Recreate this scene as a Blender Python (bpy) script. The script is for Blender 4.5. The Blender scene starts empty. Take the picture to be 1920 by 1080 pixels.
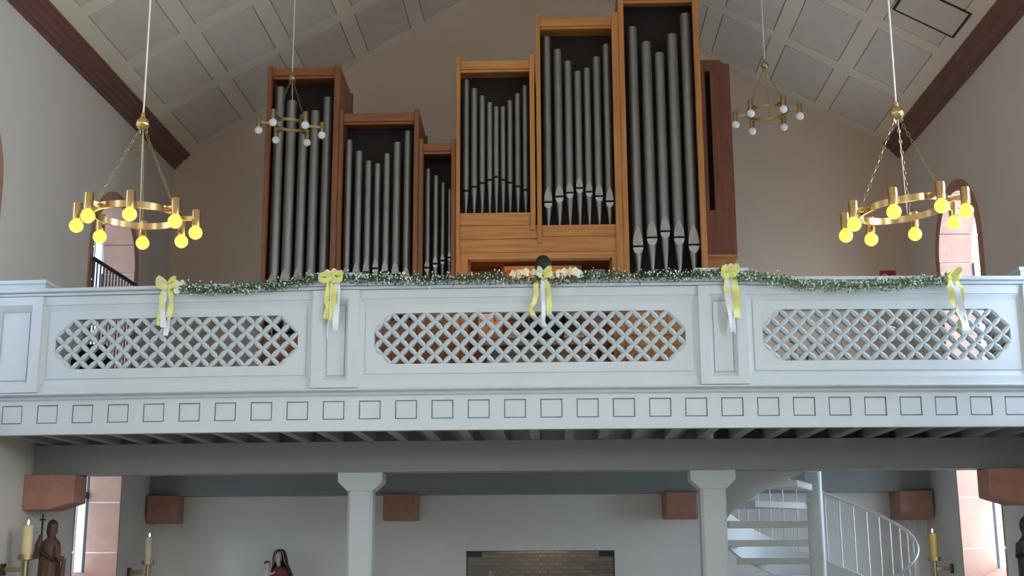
import bpy, bmesh, math, random
from mathutils import Vector, Matrix

random.seed(7)
C = bpy.context.scene.collection
SC = bpy.context.scene
PI = math.pi
sin, cos = math.sin, math.cos

# ------------------------------------------------------------------ camera
cam_d = bpy.data.cameras.new('camera')
cam = bpy.data.objects.new('camera', cam_d)
C.objects.link(cam)
RX = ((0.999374, 0.012057, -0.033257), (0.035054, -0.211172, 0.976820), (-0.004754, 0.977375, 0.211462))
cam.matrix_world = Matrix(((RX[0][0], RX[0][1], -RX[0][2], 0.0),
                           (RX[1][0], RX[1][1], -RX[1][2], 0.0),
                           (RX[2][0], RX[2][1], -RX[2][2], 1.6),
                           (0, 0, 0, 1)))
cam_d.sensor_width = 36.0
cam_d.lens = 43.366
cam_d.clip_start = 0.05
cam_d.clip_end = 200
SC.camera = cam

# ------------------------------------------------------------------ sky, exposure
SKY_STRENGTH = 9.0
w = bpy.data.worlds.new('sky')
SC.world = w
w.use_nodes = True
nt = w.node_tree
nt.nodes.clear()
wo = nt.nodes.new('ShaderNodeOutputWorld')
bg = nt.nodes.new('ShaderNodeBackground')
tc = nt.nodes.new('ShaderNodeTexCoord')
sep = nt.nodes.new('ShaderNodeSeparateXYZ')
nt.links.new(tc.outputs['Generated'], sep.inputs[0])
# overcast sky, brighter towards the sun side (+X), darker ground below the horizon
rx = nt.nodes.new('ShaderNodeMapRange')
rx.inputs['From Min'].default_value = -1; rx.inputs['From Max'].default_value = 1
rx.inputs['To Min'].default_value = 0.22; rx.inputs['To Max'].default_value = 2.15
nt.links.new(sep.outputs['X'], rx.inputs['Value'])
rz = nt.nodes.new('ShaderNodeMapRange')
rz.inputs['From Min'].default_value = -0.12; rz.inputs['From Max'].default_value = 0.05
rz.inputs['To Min'].default_value = 0.6; rz.inputs['To Max'].default_value = 1.0
nt.links.new(sep.outputs['Z'], rz.inputs['Value'])
mu = nt.nodes.new('ShaderNodeMath'); mu.operation = 'MULTIPLY'
nt.links.new(rx.outputs[0], mu.inputs[0]); nt.links.new(rz.outputs[0], mu.inputs[1])
mu2 = nt.nodes.new('ShaderNodeMath'); mu2.operation = 'MULTIPLY'
mu2.inputs[1].default_value = SKY_STRENGTH
nt.links.new(mu.outputs[0], mu2.inputs[0])
bg.inputs['Color'].default_value = (0.83, 0.93, 1.0, 1)
nt.links.new(mu2.outputs[0], bg.inputs['Strength'])
nt.links.new(bg.outputs[0], wo.inputs['Surface'])

SC.view_settings.view_transform = 'Standard'
SC.view_settings.look = 'None'
SC.view_settings.exposure = 0.38
SC.view_settings.gamma = 1.0
SC.view_settings.use_curve_mapping = False
SC.cycles.use_denoising = True
SC.cycles.max_bounces = 10
SC.cycles.diffuse_bounces = 6
SC.cycles.sample_clamp_indirect = 6.0
SC.cycles.caustics_reflective = False
SC.cycles.caustics_refractive = False

# room numbers
XL, XR, XC = -5.78, 5.23, -0.275
YB, YF = 17.9, -9.0
ZF = -0.45
ZAPEX, SLOPE = 10.566, 0.556
WT = 0.47                                    # depth of the window reveals
WIN_Y = [15.64, 11.34, 7.04, 2.74, -1.56, -5.86]
WIN_HW, WIN_SILL, WIN_SPRING = 0.79, 1.25, 5.42
NAVE_SILL = 3.1                              # windows in front of the gallery start higher
def bowy(x): return 12.02 + 0.0065 * x * x   # the gallery front bows towards the nave

def portal(name, loc, rot, sx, sy):          # daylight portals in the window openings guide the sky's light
    d = bpy.data.lights.new(name, 'AREA')
    d.shape = 'RECTANGLE'; d.size = sx; d.size_y = sy
    d.cycles.is_portal = True
    o = bpy.data.objects.new(name, d)
    o.location = loc; o.rotation_euler = rot
    C.objects.link(o)
for yc in WIN_Y:
    zs_ = WIN_SILL if yc > 15 else NAVE_SILL
    portal('window_daylight', (XL - WT - 0.06, yc, (zs_ + 6.2) / 2), (0, -PI / 2, 0), 6.2 - zs_, 1.6)
    portal('window_daylight', (XR + WT + 0.06, yc, (zs_ + 6.2) / 2), (0, PI / 2, 0), 6.2 - zs_, 1.6)
portal('chancel_daylight', (XC, YF - 0.3, 5.9), (-PI / 2, 0, PI), 2.2, 2.4)

# ------------------------------------------------------------------ materials
def mat(name, col, rough=0.6, metal=0.0, noise=0.0, scale=6.0, bump=0.0, bscale=60.0, stretch=None, col2=None, emit=None, estr=0.0, spec=0.5):
    m = bpy.data.materials.new(name)
    m.use_nodes = True
    n = m.node_tree.nodes; l = m.node_tree.links
    b = n['Principled BSDF']
    b.inputs['Base Color'].default_value = (*col, 1)
    b.inputs['Roughness'].default_value = rough
    b.inputs['Metallic'].default_value = metal
    b.inputs['Specular IOR Level'].default_value = spec
    t = n.new('ShaderNodeTexCoord')
    mp = n.new('ShaderNodeMapping')
    if stretch: mp.inputs['Scale'].default_value = stretch
    l.new(t.outputs['Object'], mp.inputs[0])
    if noise > 0:
        nz = n.new('ShaderNodeTexNoise'); nz.inputs['Scale'].default_value = scale; nz.inputs['Detail'].default_value = 6
        nz.inputs['Roughness'].default_value = 0.6
        l.new(mp.outputs[0], nz.inputs['Vector'])
        r = n.new('ShaderNodeValToRGB')
        c2 = col2 or tuple(c * (1 - noise) for c in col)
        r.color_ramp.elements[0].position = 0.32; r.color_ramp.elements[1].position = 0.68
        r.color_ramp.elements[0].color = (*c2, 1); r.color_ramp.elements[1].color = (*[min(1, c * (1 + noise * .35)) for c in col], 1)
        l.new(nz.outputs['Fac'], r.inputs[0]); l.new(r.outputs[0], b.inputs['Base Color'])
    if bump > 0:
        nb = n.new('ShaderNodeTexNoise'); nb.inputs['Scale'].default_value = bscale; nb.inputs['Detail'].default_value = 3
        l.new(mp.outputs[0], nb.inputs['Vector'])
        bp = n.new('ShaderNodeBump'); bp.inputs['Strength'].default_value = bump; bp.inputs['Distance'].default_value = 0.01
        l.new(nb.outputs['Fac'], bp.inputs['Height']); l.new(bp.outputs[0], b.inputs['Normal'])
    if emit:
        b.inputs['Emission Color'].default_value = (*emit, 1); b.inputs['Emission Strength'].default_value = estr
    return m

def wood(name, c1, c2, axis='Z', rough=0.45):
    st = {'Z': (7, 7, 0.45), 'X': (0.45, 7, 7), 'Y': (7, 0.45, 7)}[axis]
    return mat(name, c1, rough, noise=0.3, scale=3.2, stretch=st, col2=c2, bump=0.08, bscale=18)

M = {}
M['wall_side'] = mat('plaster_side', (.66, .615, .565), .9, noise=.05, scale=1.2, bump=.12, bscale=40)
M['wall_back'] = mat('plaster_back', (.64, .51, .39), .9, noise=.05, scale=1.2, bump=.12, bscale=40)  # warm beige, with bounce light from pink stone mixed in
M['wall_low'] = mat('lightened_plaster_under_gallery', (.84, .82, .77), .9, noise=.03, scale=1.2, bump=.12, bscale=40)  # colour raised to make up for weak light under the gallery
M['rib'] = mat('ceiling_rib_plaster', (.78, .695, .565), .85, noise=.05, scale=2)
M['panel'] = mat('ceiling_panel_plaster', (.70, .62, .54), .9, noise=.06, scale=5, bump=.15, bscale=30)
M['cornice'] = mat('cornice_red_brown', (.20, .085, .07), .5, noise=.2, scale=4)
M['floor'] = mat('stone_floor', (.56, .545, .52), .5, noise=.15, scale=3)
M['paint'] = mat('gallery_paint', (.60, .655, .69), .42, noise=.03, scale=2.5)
M['paint_shade'] = mat('beam_paint_shaded', (.29, .30, .295), .5, noise=.03, scale=2.5)  # gallery paint darkened to stand in for shade on beams and joists
M['paint_col'] = mat('column_grey_paint', (.55, .59, .61), .45, noise=.03, scale=2.5)
M['paint_stair'] = mat('stair_paint', (.66, .68, .68), .4)
M['deck'] = mat('gallery_deck_boards', (.36, .36, .34), .6, noise=.1, scale=5)
M['sand'] = mat('red_sandstone', (.46, .235, .17), .85, noise=.18, scale=5, bump=.2, bscale=50)
M['sand_pale'] = mat('pink_sandstone_reveal', (.52, .30, .22), .8, noise=.12, scale=4, bump=.15, bscale=50)
M['mortar'] = mat('lime_mortar', (.78, .73, .68), .9)
M['pine_z'] = wood('pine_upright', (.56, .25, .072), (.42, .165, .043), 'Z')
M['pine_x'] = wood('pine_crosswise', (.60, .275, .08), (.44, .175, .045), 'X')
M['red_z'] = wood('stained_wood_upright', (.25, .085, .045), (.17, .055, .03), 'Z')
M['red_x'] = wood('stained_wood_crosswise', (.25, .085, .045), (.17, .055, .03), 'X')
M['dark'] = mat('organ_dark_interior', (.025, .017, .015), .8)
M['void'] = mat('pipe_mouth_black', (.006, .006, .006), .7)
M['tin'] = mat('pipe_tin', (.30, .295, .285), .42, metal=.75, noise=.12, scale=5, stretch=(3, 3, .5))
M['tin_lip'] = mat('pipe_lip_tin', (.40, .40, .40), .34, metal=.75, noise=.25, scale=30)  # brighter than the pipe tin, stands in for reflections on flat lips
M['brass'] = mat('brushed_brass', (.56, .38, .18), .24, metal=1.0)
M['brass_dull'] = mat('dull_brass', (.42, .33, .17), .35, metal=1.0)
M['bulb_on'] = mat('lit_globe_bulb', (.25, .2, .05), .4, emit=(.98, .80, .10), estr=.95)
M['bulb_off'] = mat('opal_globe_bulb', (.86, .88, .9), .15)
M['rod'] = mat('white_cable', (.75, .72, .66), .5)
M['iron'] = mat('black_iron', (.02, .02, .024), .45)
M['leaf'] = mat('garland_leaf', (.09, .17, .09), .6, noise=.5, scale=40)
M['bloom'] = mat('white_blossom', (.82, .86, .80), .7)
M['rose'] = mat('cream_rose_petal', (.95, .93, .74), .6, noise=.08, scale=30)
M['ribbon_y'] = mat('yellow_organza', (.84, .84, .29), .5, noise=.12, scale=14)
M['ribbon_w'] = mat('white_organza', (.80, .83, .90), .5)
M['skin'] = mat('skin', (.62, .40, .30), .55)
M['hair'] = mat('dark_hair', (.018, .016, .018), .5, bump=.5, bscale=160, stretch=(1, 1, .25))
M['jacket'] = mat('black_jacket', (.012, .012, .016), .8)
M['trousers'] = mat('dark_trousers', (.02, .02, .03), .8)
M['ivory'] = mat('keyboard_keys', (.72, .62, .52), .4)
M['bench'] = wood('bench_wood', (.52, .36, .2), (.40, .26, .13), 'X')
M['statue_wood'] = mat('carved_brown_wood', (.13, .065, .045), .55, noise=.3, scale=9)
M['statue_dark'] = mat('carved_dark_wood', (.035, .028, .03), .5, noise=.3, scale=9)
M['veil'] = mat('black_veil_paint', (.02, .02, .024), .45)
M['face'] = mat('painted_skin', (.80, .62, .52), .5)
M['redrobe'] = mat('red_robe_paint', (.24, .045, .038), .5, noise=.45, scale=14)
M['whitecloth'] = mat('white_cloth_paint', (.74, .72, .68), .6)
M['goldtrim'] = mat('gilded_trim', (.6, .5, .35), .4, metal=.6)
M['wax'] = mat('beeswax_candle', (.80, .66, .36), .45)
M['flame'] = mat('candle_flame', (1, .8, .4), .4, emit=(1, .78, .4), estr=6)
M['sign_red'] = mat('sign_red', (.42, .02, .035), .4)
M['sign_white'] = mat('sign_white', (.85, .82, .82), .4)
M['black_frame'] = mat('hatch_black_frame', (.012, .012, .014), .5)
M['brick_a'] = mat('brick_olive', (.32, .25, .17), .9, noise=.35, scale=14, bump=.3)
M['brick_b'] = mat('brick_tan', (.38, .29, .19), .9, noise=.35, scale=14, bump=.3)
M['brick_c'] = mat('brick_red_brown', (.26, .16, .11), .9, noise=.35, scale=14, bump=.3)
M['joint'] = mat('brick_joint', (.10, .085, .07), .95)
M['lamp_warm'] = mat('lamp_glow', (1, .6, .2), .5, emit=(1, .55, .18), estr=5)
M['paper'] = mat('sheet_music', (.85, .84, .8), .7)
M['steel'] = mat('chrome_steel', (.6, .6, .62), .25, metal=1)

for k_ in ('rose', 'ribbon_y', 'ribbon_w'):
    b_ = M[k_].node_tree.nodes['Principled BSDF']
    b_.inputs['Subsurface Weight'].default_value = .6; b_.inputs['Subsurface Radius'].default_value = (.03, .03, .02)
M['leaf_lit'] = mat('lit_garland_leaf', (.20, .34, .17), .6, noise=.5, scale=40)  # lit copy of the garland leaf, strong light put into its colour
def glass_mat(name, tint, transp, trans_col, gloss=.06):
    m = bpy.data.materials.new(name); m.use_nodes = True
    n = m.node_tree.nodes; l = m.node_tree.links; n.clear()
    o = n.new('ShaderNodeOutputMaterial')
    t = n.new('ShaderNodeBsdfTransparent'); t.inputs[0].default_value = (*tint, 1)
    tl = n.new('ShaderNodeBsdfTranslucent'); tl.inputs[0].default_value = (*trans_col, 1)
    g = n.new('ShaderNodeBsdfGlossy'); g.inputs['Roughness'].default_value = .08
    m1 = n.new('ShaderNodeMixShader'); m1.inputs[0].default_value = transp
    m2 = n.new('ShaderNodeMixShader'); m2.inputs[0].default_value = gloss
    l.new(tl.outputs[0], m1.inputs[1]); l.new(t.outputs[0], m1.inputs[2])
    l.new(m1.outputs[0], m2.inputs[1]); l.new(g.outputs[0], m2.inputs[2]); l.new(m2.outputs[0], o.inputs[0])
    return m
M['glass'] = glass_mat('leaded_pale_glass', (.80, .86, .92), .55, (.6, .64, .7))
M['glass_grey'] = glass_mat('leaded_grey_glass', (.55, .62, .70), .5, (.5, .55, .62))
M['glass_clear'] = glass_mat('clear_leaded_glass', (.80, .86, .92), .66, (.6, .64, .7))
M['door_glass'] = glass_mat('door_glass', (.62, .62, .62), .95, (.3, .3, .3), .10)
M['clear'] = glass_mat('clear_glass', (.9, .92, .92), .85, (.8, .8, .8), .15)

# ------------------------------------------------------------------ mesh helpers
class MB:
    def __init__(s): s.v = []; s.f = []
    def add(s, vs, fs):
        k = len(s.v); s.v += [tuple(p) for p in vs]; s.f += [tuple(i + k for i in q) for q in fs]; return s
    def box(s, x0, x1, y0, y1, z0, z1, n=1):
        vs = []; fs = []
        for i in range(n + 1):
            x = x0 + (x1 - x0) * i / n
            vs += [(x, y0, z0), (x, y1, z0), (x, y1, z1), (x, y0, z1)]
        for i in range(n):
            a = 4 * i
            for j in range(4):
                b = (j + 1) % 4
                fs.append((a + j, a + b, a + 4 + b, a + 4 + j))
        fs += [(3, 2, 1, 0), (4 * n, 4 * n + 1, 4 * n + 2, 4 * n + 3)]
        return s.add(vs, fs)
    def prism(s, pts, ax, a0, a1, n=1):      # polygon extruded along axis ax ('x','y','z')
        def P(u, v, a): return {'x': (a, u, v), 'y': (u, a, v), 'z': (u, v, a)}[ax]
        k = len(pts); vs = []; fs = []
        for i in range(n + 1):
            a = a0 + (a1 - a0) * i / n
            vs += [P(u, v, a) for u, v in pts]
        for i in range(n):
            for j in range(k):
                b = (j + 1) % k
                fs.append((i * k + j, i * k + b, (i + 1) * k + b, (i + 1) * k + j))
        fs += [tuple(range(k - 1, -1, -1)), tuple(n * k + j for j in range(k))]
        return s.add(vs, fs)
    def loft(s, rings, closed=False, caps=True):
        k = len(rings[0]); vs = [p for r in rings for p in r]; fs = []; n = len(rings)
        for i in range(n if closed else n - 1):
            i2 = (i + 1) % n
            for j in range(k):
                b = (j + 1) % k
                fs.append((i * k + j, i * k + b, i2 * k + b, i2 * k + j))
        if caps and not closed: fs += [tuple(range(k - 1, -1, -1)), tuple((n - 1) * k + j for j in range(k))]
        return s.add(vs, fs)
    def tube(s, pts, r, n=8, closed=False):
        pts = [Vector(p) for p in pts]; rings = []; m = len(pts)
        ref = None
        for i, p in enumerate(pts):
            if closed: t = pts[(i + 1) % m] - pts[i - 1]
            else: t = pts[min(i + 1, m - 1)] - pts[max(i - 1, 0)]
            if t.length < 1e-9: t = Vector((0, 0, 1))
            t.normalize()
            if ref is None: ref = Vector((0, 0, 1)) if abs(t.z) < .9 else Vector((1, 0, 0))
            u = t.cross(ref)
            if u.length < 1e-4: u = t.cross(Vector((0, 1, 0)))
            u.normalize(); v = t.cross(u).normalized(); ref = -v if False else ref
            rr = r[i] if isinstance(r, (list, tuple)) else r
            rings.append([p + u * (rr * cos(2 * PI * k / n)) + v * (rr * sin(2 * PI * k / n)) for k in range(n)])
        return s.loft(rings, closed)
    def lathe(s, prof, c, n=16):
        rings = [[(c[0] + max(r, 1e-4) * cos(2 * PI * k / n), c[1] + max(r, 1e-4) * sin(2 * PI * k / n), c[2] + z) for k in range(n)] for r, z in prof]
        return s.loft(rings)
    def ell(s, c, rx, ry, rz, nu=12, nv=8):
        prof = [(sin(PI * i / nv), -cos(PI * i / nv)) for i in range(nv + 1)]
        rings = [[(c[0] + max(a, .01) * rx * cos(2 * PI * k / nu), c[1] + max(a, .01) * ry * sin(2 * PI * k / nu), c[2] + b * rz) for k in range(nu)] for a, b in prof]
        return s.loft(rings)
    def sections(s, secs, n=12):             # (cx, cy, z, rx, ry) ellipses stacked along z
        return s.loft([[(cx + a * cos(2 * PI * k / n), cy + b * sin(2 * PI * k / n), z) for k in range(n)] for cx, cy, z, a, b in secs])
    def strip(s, L, R):
        n = len(L); return s.add(list(L) + list(R), [(i, i + 1, n + i + 1, n + i) for i in range(n - 1)])
    def build(s, name, m, parent=None, bow=False, smooth=False, at=None, bevel=0.0, kind=None, solid=0.0):
        vs = s.v
        if bow: vs = [(x, y + bowy(x), z) for x, y, z in vs]
        base = Vector((0, 0, 0))
        root = parent
        while root is not None and root.parent is not None: root = root.parent
        if root is not None: base = Vector(root['_base']) if '_base' in root else Vector(root.location)
        own = Vector(at) if at is not None else (Vector((0, 0, 0)) if parent is not None else None)
        if parent is None:
            own = Vector(at) if at is not None else Vector((sum(p[0] for p in vs) / len(vs), sum(p[1] for p in vs) / len(vs), min(p[2] for p in vs)))
            off = own
        else: off = base
        me = bpy.data.meshes.new(name)
        me.from_pydata([(x - off.x, y - off.y, z - off.z) for x, y, z in vs], [], s.f)
        bm = bmesh.new(); bm.from_mesh(me)
        bmesh.ops.recalc_face_normals(bm, faces=bm.faces)
        bm.to_mesh(me); bm.free()
        me.materials.append(m)
        if smooth:
            me.polygons.foreach_set('use_smooth', [True] * len(me.polygons))
            try: me.set_sharp_from_angle(angle=math.radians(40))
            except Exception: pass
        o = bpy.data.objects.new(name, me); C.objects.link(o)
        if parent is not None: o.parent = parent
        else: o.location = own
        if bevel > 0:
            b = o.modifiers.new('edge', 'BEVEL'); b.width = bevel; b.segments = 1; b.limit_method = 'ANGLE'
        if solid > 0:
            b = o.modifiers.new('thick', 'SOLIDIFY'); b.thickness = solid; b.offset = 0
        if kind: o['kind'] = kind
        return o

def thing(name, label, cat, loc=(0, 0, 0), group=None):
    o = bpy.data.objects.new(name, None); o.empty_display_size = .1
    o.location = loc; C.objects.link(o)
    o['label'] = label; o['category'] = cat
    if group: o['group'] = group
    return o
def tag(o, label, cat, group=None):
    o['label'] = label; o['category'] = cat
    if group: o['group'] = group
    return o
def share(name, mesh, parent, loc):          # a piece sharing mesh data; loc is a world position
    o = bpy.data.objects.new(name, mesh); C.objects.link(o)
    root = parent
    while root.parent is not None: root = root.parent
    o.parent = parent; o.location = Vector(loc) - Vector(root.location)
    return o
def skin(name, joints, edges, root, m, parent, sub=1):   # one continuous body grown from a joint skeleton
    base = Vector(parent.location) if parent is not None else Vector((0, 0, 0))
    p = parent
    while p is not None and p.parent is not None: p = p.parent; base = Vector(p.location)
    me = bpy.data.meshes.new(name)
    me.from_pydata([tuple(Vector(j[0]) - base) for j in joints], edges, [])
    o = bpy.data.objects.new(name, me); C.objects.link(o)
    s = o.modifiers.new('skin', 'SKIN'); s.use_smooth_shade = True
    for i, j in enumerate(joints):
        r = j[1] if isinstance(j[1], tuple) else (j[1], j[1])
        me.skin_vertices[0].data[i].radius = r
        me.skin_vertices[0].data[i].use_root = (i == root)
    if sub:
        b = o.modifiers.new('smooth', 'SUBSURF'); b.levels = sub; b.render_levels = sub
    me.materials.append(m)
    if parent is not None: o.parent = parent
    return o

def arch_top(y, yc, hw, spring):
    return spring + math.sqrt(max(0, hw * hw - (y - yc) ** 2))

# ------------------------------------------------------------------ structure
def side_wall(name, xin, xout):
    b = MB()
    zt = 7.56
    centers = sorted(WIN_Y)
    def rect(y0, y1, z0, z1):
        b.box(min(xin, xout), max(xin, xout), y0, y1, z0, z1)
    edges = YF - .3
    for yc in centers:
        rect(edges, yc - WIN_HW, ZF - .1, zt)
        rect(yc - WIN_HW, yc + WIN_HW, ZF - .1, WIN_SILL if yc > 15 else NAVE_SILL)
        n = 16
        for i in range(n):
            ya = yc - WIN_HW + 2 * WIN_HW * i / n; yb = yc - WIN_HW + 2 * WIN_HW * (i + 1) / n
            za = arch_top(ya, yc, WIN_HW, WIN_SPRING); zb = arch_top(yb, yc, WIN_HW, WIN_SPRING)
            x0, x1 = min(xin, xout), max(xin, xout)
            b.prism([(ya, za), (yb, zb), (yb, zt), (ya, zt)], 'x', x0, x1)
        edges = yc + WIN_HW
    rect(edges, YB + .4, ZF - .1, zt)
    o = b.build(name, M['wall_side'], at=(xin, 0, 0)); o['kind'] = 'structure'; return o
wall_left = side_wall('wall_left', XL, XL - WT)
wall_right = side_wall('wall_right', XR, XR + WT)

# back gable wall with the porch door opening
DX0, DX1, DZ = -1.28, 0.825, 1.657
b = MB()
def zc(x): return ZAPEX - SLOPE * abs(x - XC) + .02
b.box(XL - WT, XR + WT, YB, YB + .4, 2.9, 7.5)
b.prism([(XL - WT, 7.5), (XR + WT, 7.5), (XC, ZAPEX + .05)], 'y', YB, YB + .4)
wall_back = b.build('wall_back', M['wall_back'], at=(0, YB, 0)); wall_back['kind'] = 'structure'
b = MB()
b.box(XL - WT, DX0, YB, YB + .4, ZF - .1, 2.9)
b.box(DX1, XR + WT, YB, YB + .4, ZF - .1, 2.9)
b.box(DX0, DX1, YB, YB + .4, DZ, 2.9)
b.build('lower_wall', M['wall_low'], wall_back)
# chancel-end wall behind the camera with an unseen window opening sized for front light
b = MB()
b.box(XL - WT, XC - 1.1, YF - .3, YF, ZF - .1, 7.5); b.box(XC + 1.1, XR + WT, YF - .3, YF, ZF - .1, 7.5)
b.box(XC - 1.1, XC + 1.1, YF - .3, YF, ZF - .1, 4.7); b.box(XC - 1.1, XC + 1.1, YF - .3, YF, 7.1, 7.5)
b.prism([(XL - WT, 7.5), (XR + WT, 7.5), (XC, ZAPEX + .05)], 'y', YF - .3, YF)
wf = b.build('wall_front', M['wall_side'], at=(0, YF, 0)); wf['kind'] = 'structure'
b = MB(); b.box(XL - WT, XR + WT, YF - .3, YB + .4, ZF - .2, ZF)
fl = b.build('floor', M['floor'], at=(0, 0, ZF)); fl['kind'] = 'structure'

# ceiling: two slopes of ribs with recessed panels, each panel its own piece
COLS = [(-5.365 + .856 * i, -4.705 + .856 * i) for i in range(6)]
ROWS = [(16.32 - 1.583 * i, 17.66 - 1.583 * i) for i in range(5)]
REC = .02
b = MB()
def cz(x): return ZAPEX - SLOPE * abs(x - XC)
ceil_panels = []
for sgn in (1, -1):
    def X(x): return x if sgn == 1 else 2 * XC - x
    xs = [XL - .02] + [v for c in COLS for v in c] + [XC]
    ys = sorted([YF - .3, YB + .1] + [v for r in ROWS for v in r])
    for i in range(len(xs) - 1):
        for j in range(len(ys) - 1):
            if i % 2 == 1 and i < 12 and j % 2 == 1 and j < 11:
                x0, x1, y0, y1 = xs[i], xs[i + 1], ys[j], ys[j + 1]
                q = [(X(x0), y0), (X(x1), y0), (X(x1), y1), (X(x0), y1)]
                for k in range(4):
                    (a, c), (d, e) = q[k], q[(k + 1) % 4]
                    b.add([(a, c, cz(a)), (d, e, cz(d)), (d, e, cz(d) + REC + .02), (a, c, cz(a) + REC + .02)], [(0, 1, 2, 3)])
                ceil_panels.append((min(X(x0), X(x1)), max(X(x0), X(x1)), y0, y1))
            else:
                x0, x1 = X(xs[i]), X(xs[i + 1]); y0, y1 = ys[j], ys[j + 1]
                b.add([(x0, y0, cz(x0)), (x1, y0, cz(x1)), (x1, y1, cz(x1)), (x0, y1, cz(x0))], [(0, 1, 2, 3)])
    # closed roof board above
    xa, xb = X(XL - WT - .1), XC
    b.add([(xa, YF - .4, cz(xa) + .15), (xb, YF - .4, cz(xb) + .15), (xb, YB + .5, cz(xb) + .15), (xa, YB + .5, cz(xa) + .15)], [(0, 1, 2, 3)])
ceiling = b.build('ceiling', M['rib'], at=(0, 0, 0)); ceiling['kind'] = 'structure'
for (x0, x1, y0, y1) in ceil_panels:
    e = .012
    p = MB()
    vs = []
    for z in (REC - .018, REC + .02):
        vs += [(x0 + e, y0 + e, cz(x0 + e) + z), (x1 - e, y0 + e, cz(x1 - e) + z), (x1 - e, y1 - e, cz(x1 - e) + z), (x0 + e, y1 - e, cz(x0 + e) + z)]
    p.add(vs, [(0, 1, 2, 3), (4, 5, 6, 7), (0, 1, 5, 4), (1, 2, 6, 5), (2, 3, 7, 6), (3, 0, 4, 7)])
    p.build('ceiling_panel', M['panel'], ceiling)
# black-edged hatch in the right slope
p = MB()
hx0, hx1, hy0, hy1, t = 4.18, 4.88, 13.46, 14.14, .022
def slab(b, x0, x1, y0, y1, d0, d1):
    vs = [(x, y, cz(x) - d) for d in (d0, d1) for x, y in ((x0, y0), (x1, y0), (x1, y1), (x0, y1))]
    b.add(vs, [(0, 1, 2, 3), (4, 5, 6, 7), (0, 1, 5, 4), (1, 2, 6, 5), (2, 3, 7, 6), (3, 0, 4, 7)])
for q in ((hx0, hx1, hy0, hy0 + t), (hx0, hx1, hy1 - t, hy1), (hx0, hx0 + t, hy0, hy1), (hx1 - t, hx1, hy0, hy1)):
    slab(p, *q, -.03, .014)
hf = p.build('hatch_frame', M['black_frame'], ceiling)
hf['label'] = 'black rectangular hatch edging'
p = MB(); slab(p, hx0 + t, hx1 - t, hy0 + t, hy1 - t, -.03, .006)
p.build('hatch_lid', M['panel'], ceiling)

# red-brown moulded cornices along both eaves
prof = [(0, 7.40), (.035, 7.40), (.04, 7.435), (.07, 7.445), (.085, 7.48), (.12, 7.50), (.14, 7.545), (.19, 7.565), (.205, 7.60), (.235, 7.61), (.235, 7.66), (0, 7.66)]
t1 = MB().prism([(XL + dx, z) for dx, z in prof], 'y', YF, YB - .001).build('trim_1', M['cornice'], at=(XL, YB, 7.4)); t1['kind'] = 'structure'
t2 = MB().prism([(XR - dx, z) for dx, z in prof], 'y', YF, YB - .001).build('trim_2', M['cornice'], at=(XR, YB, 7.4)); t2['kind'] = 'structure'

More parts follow.
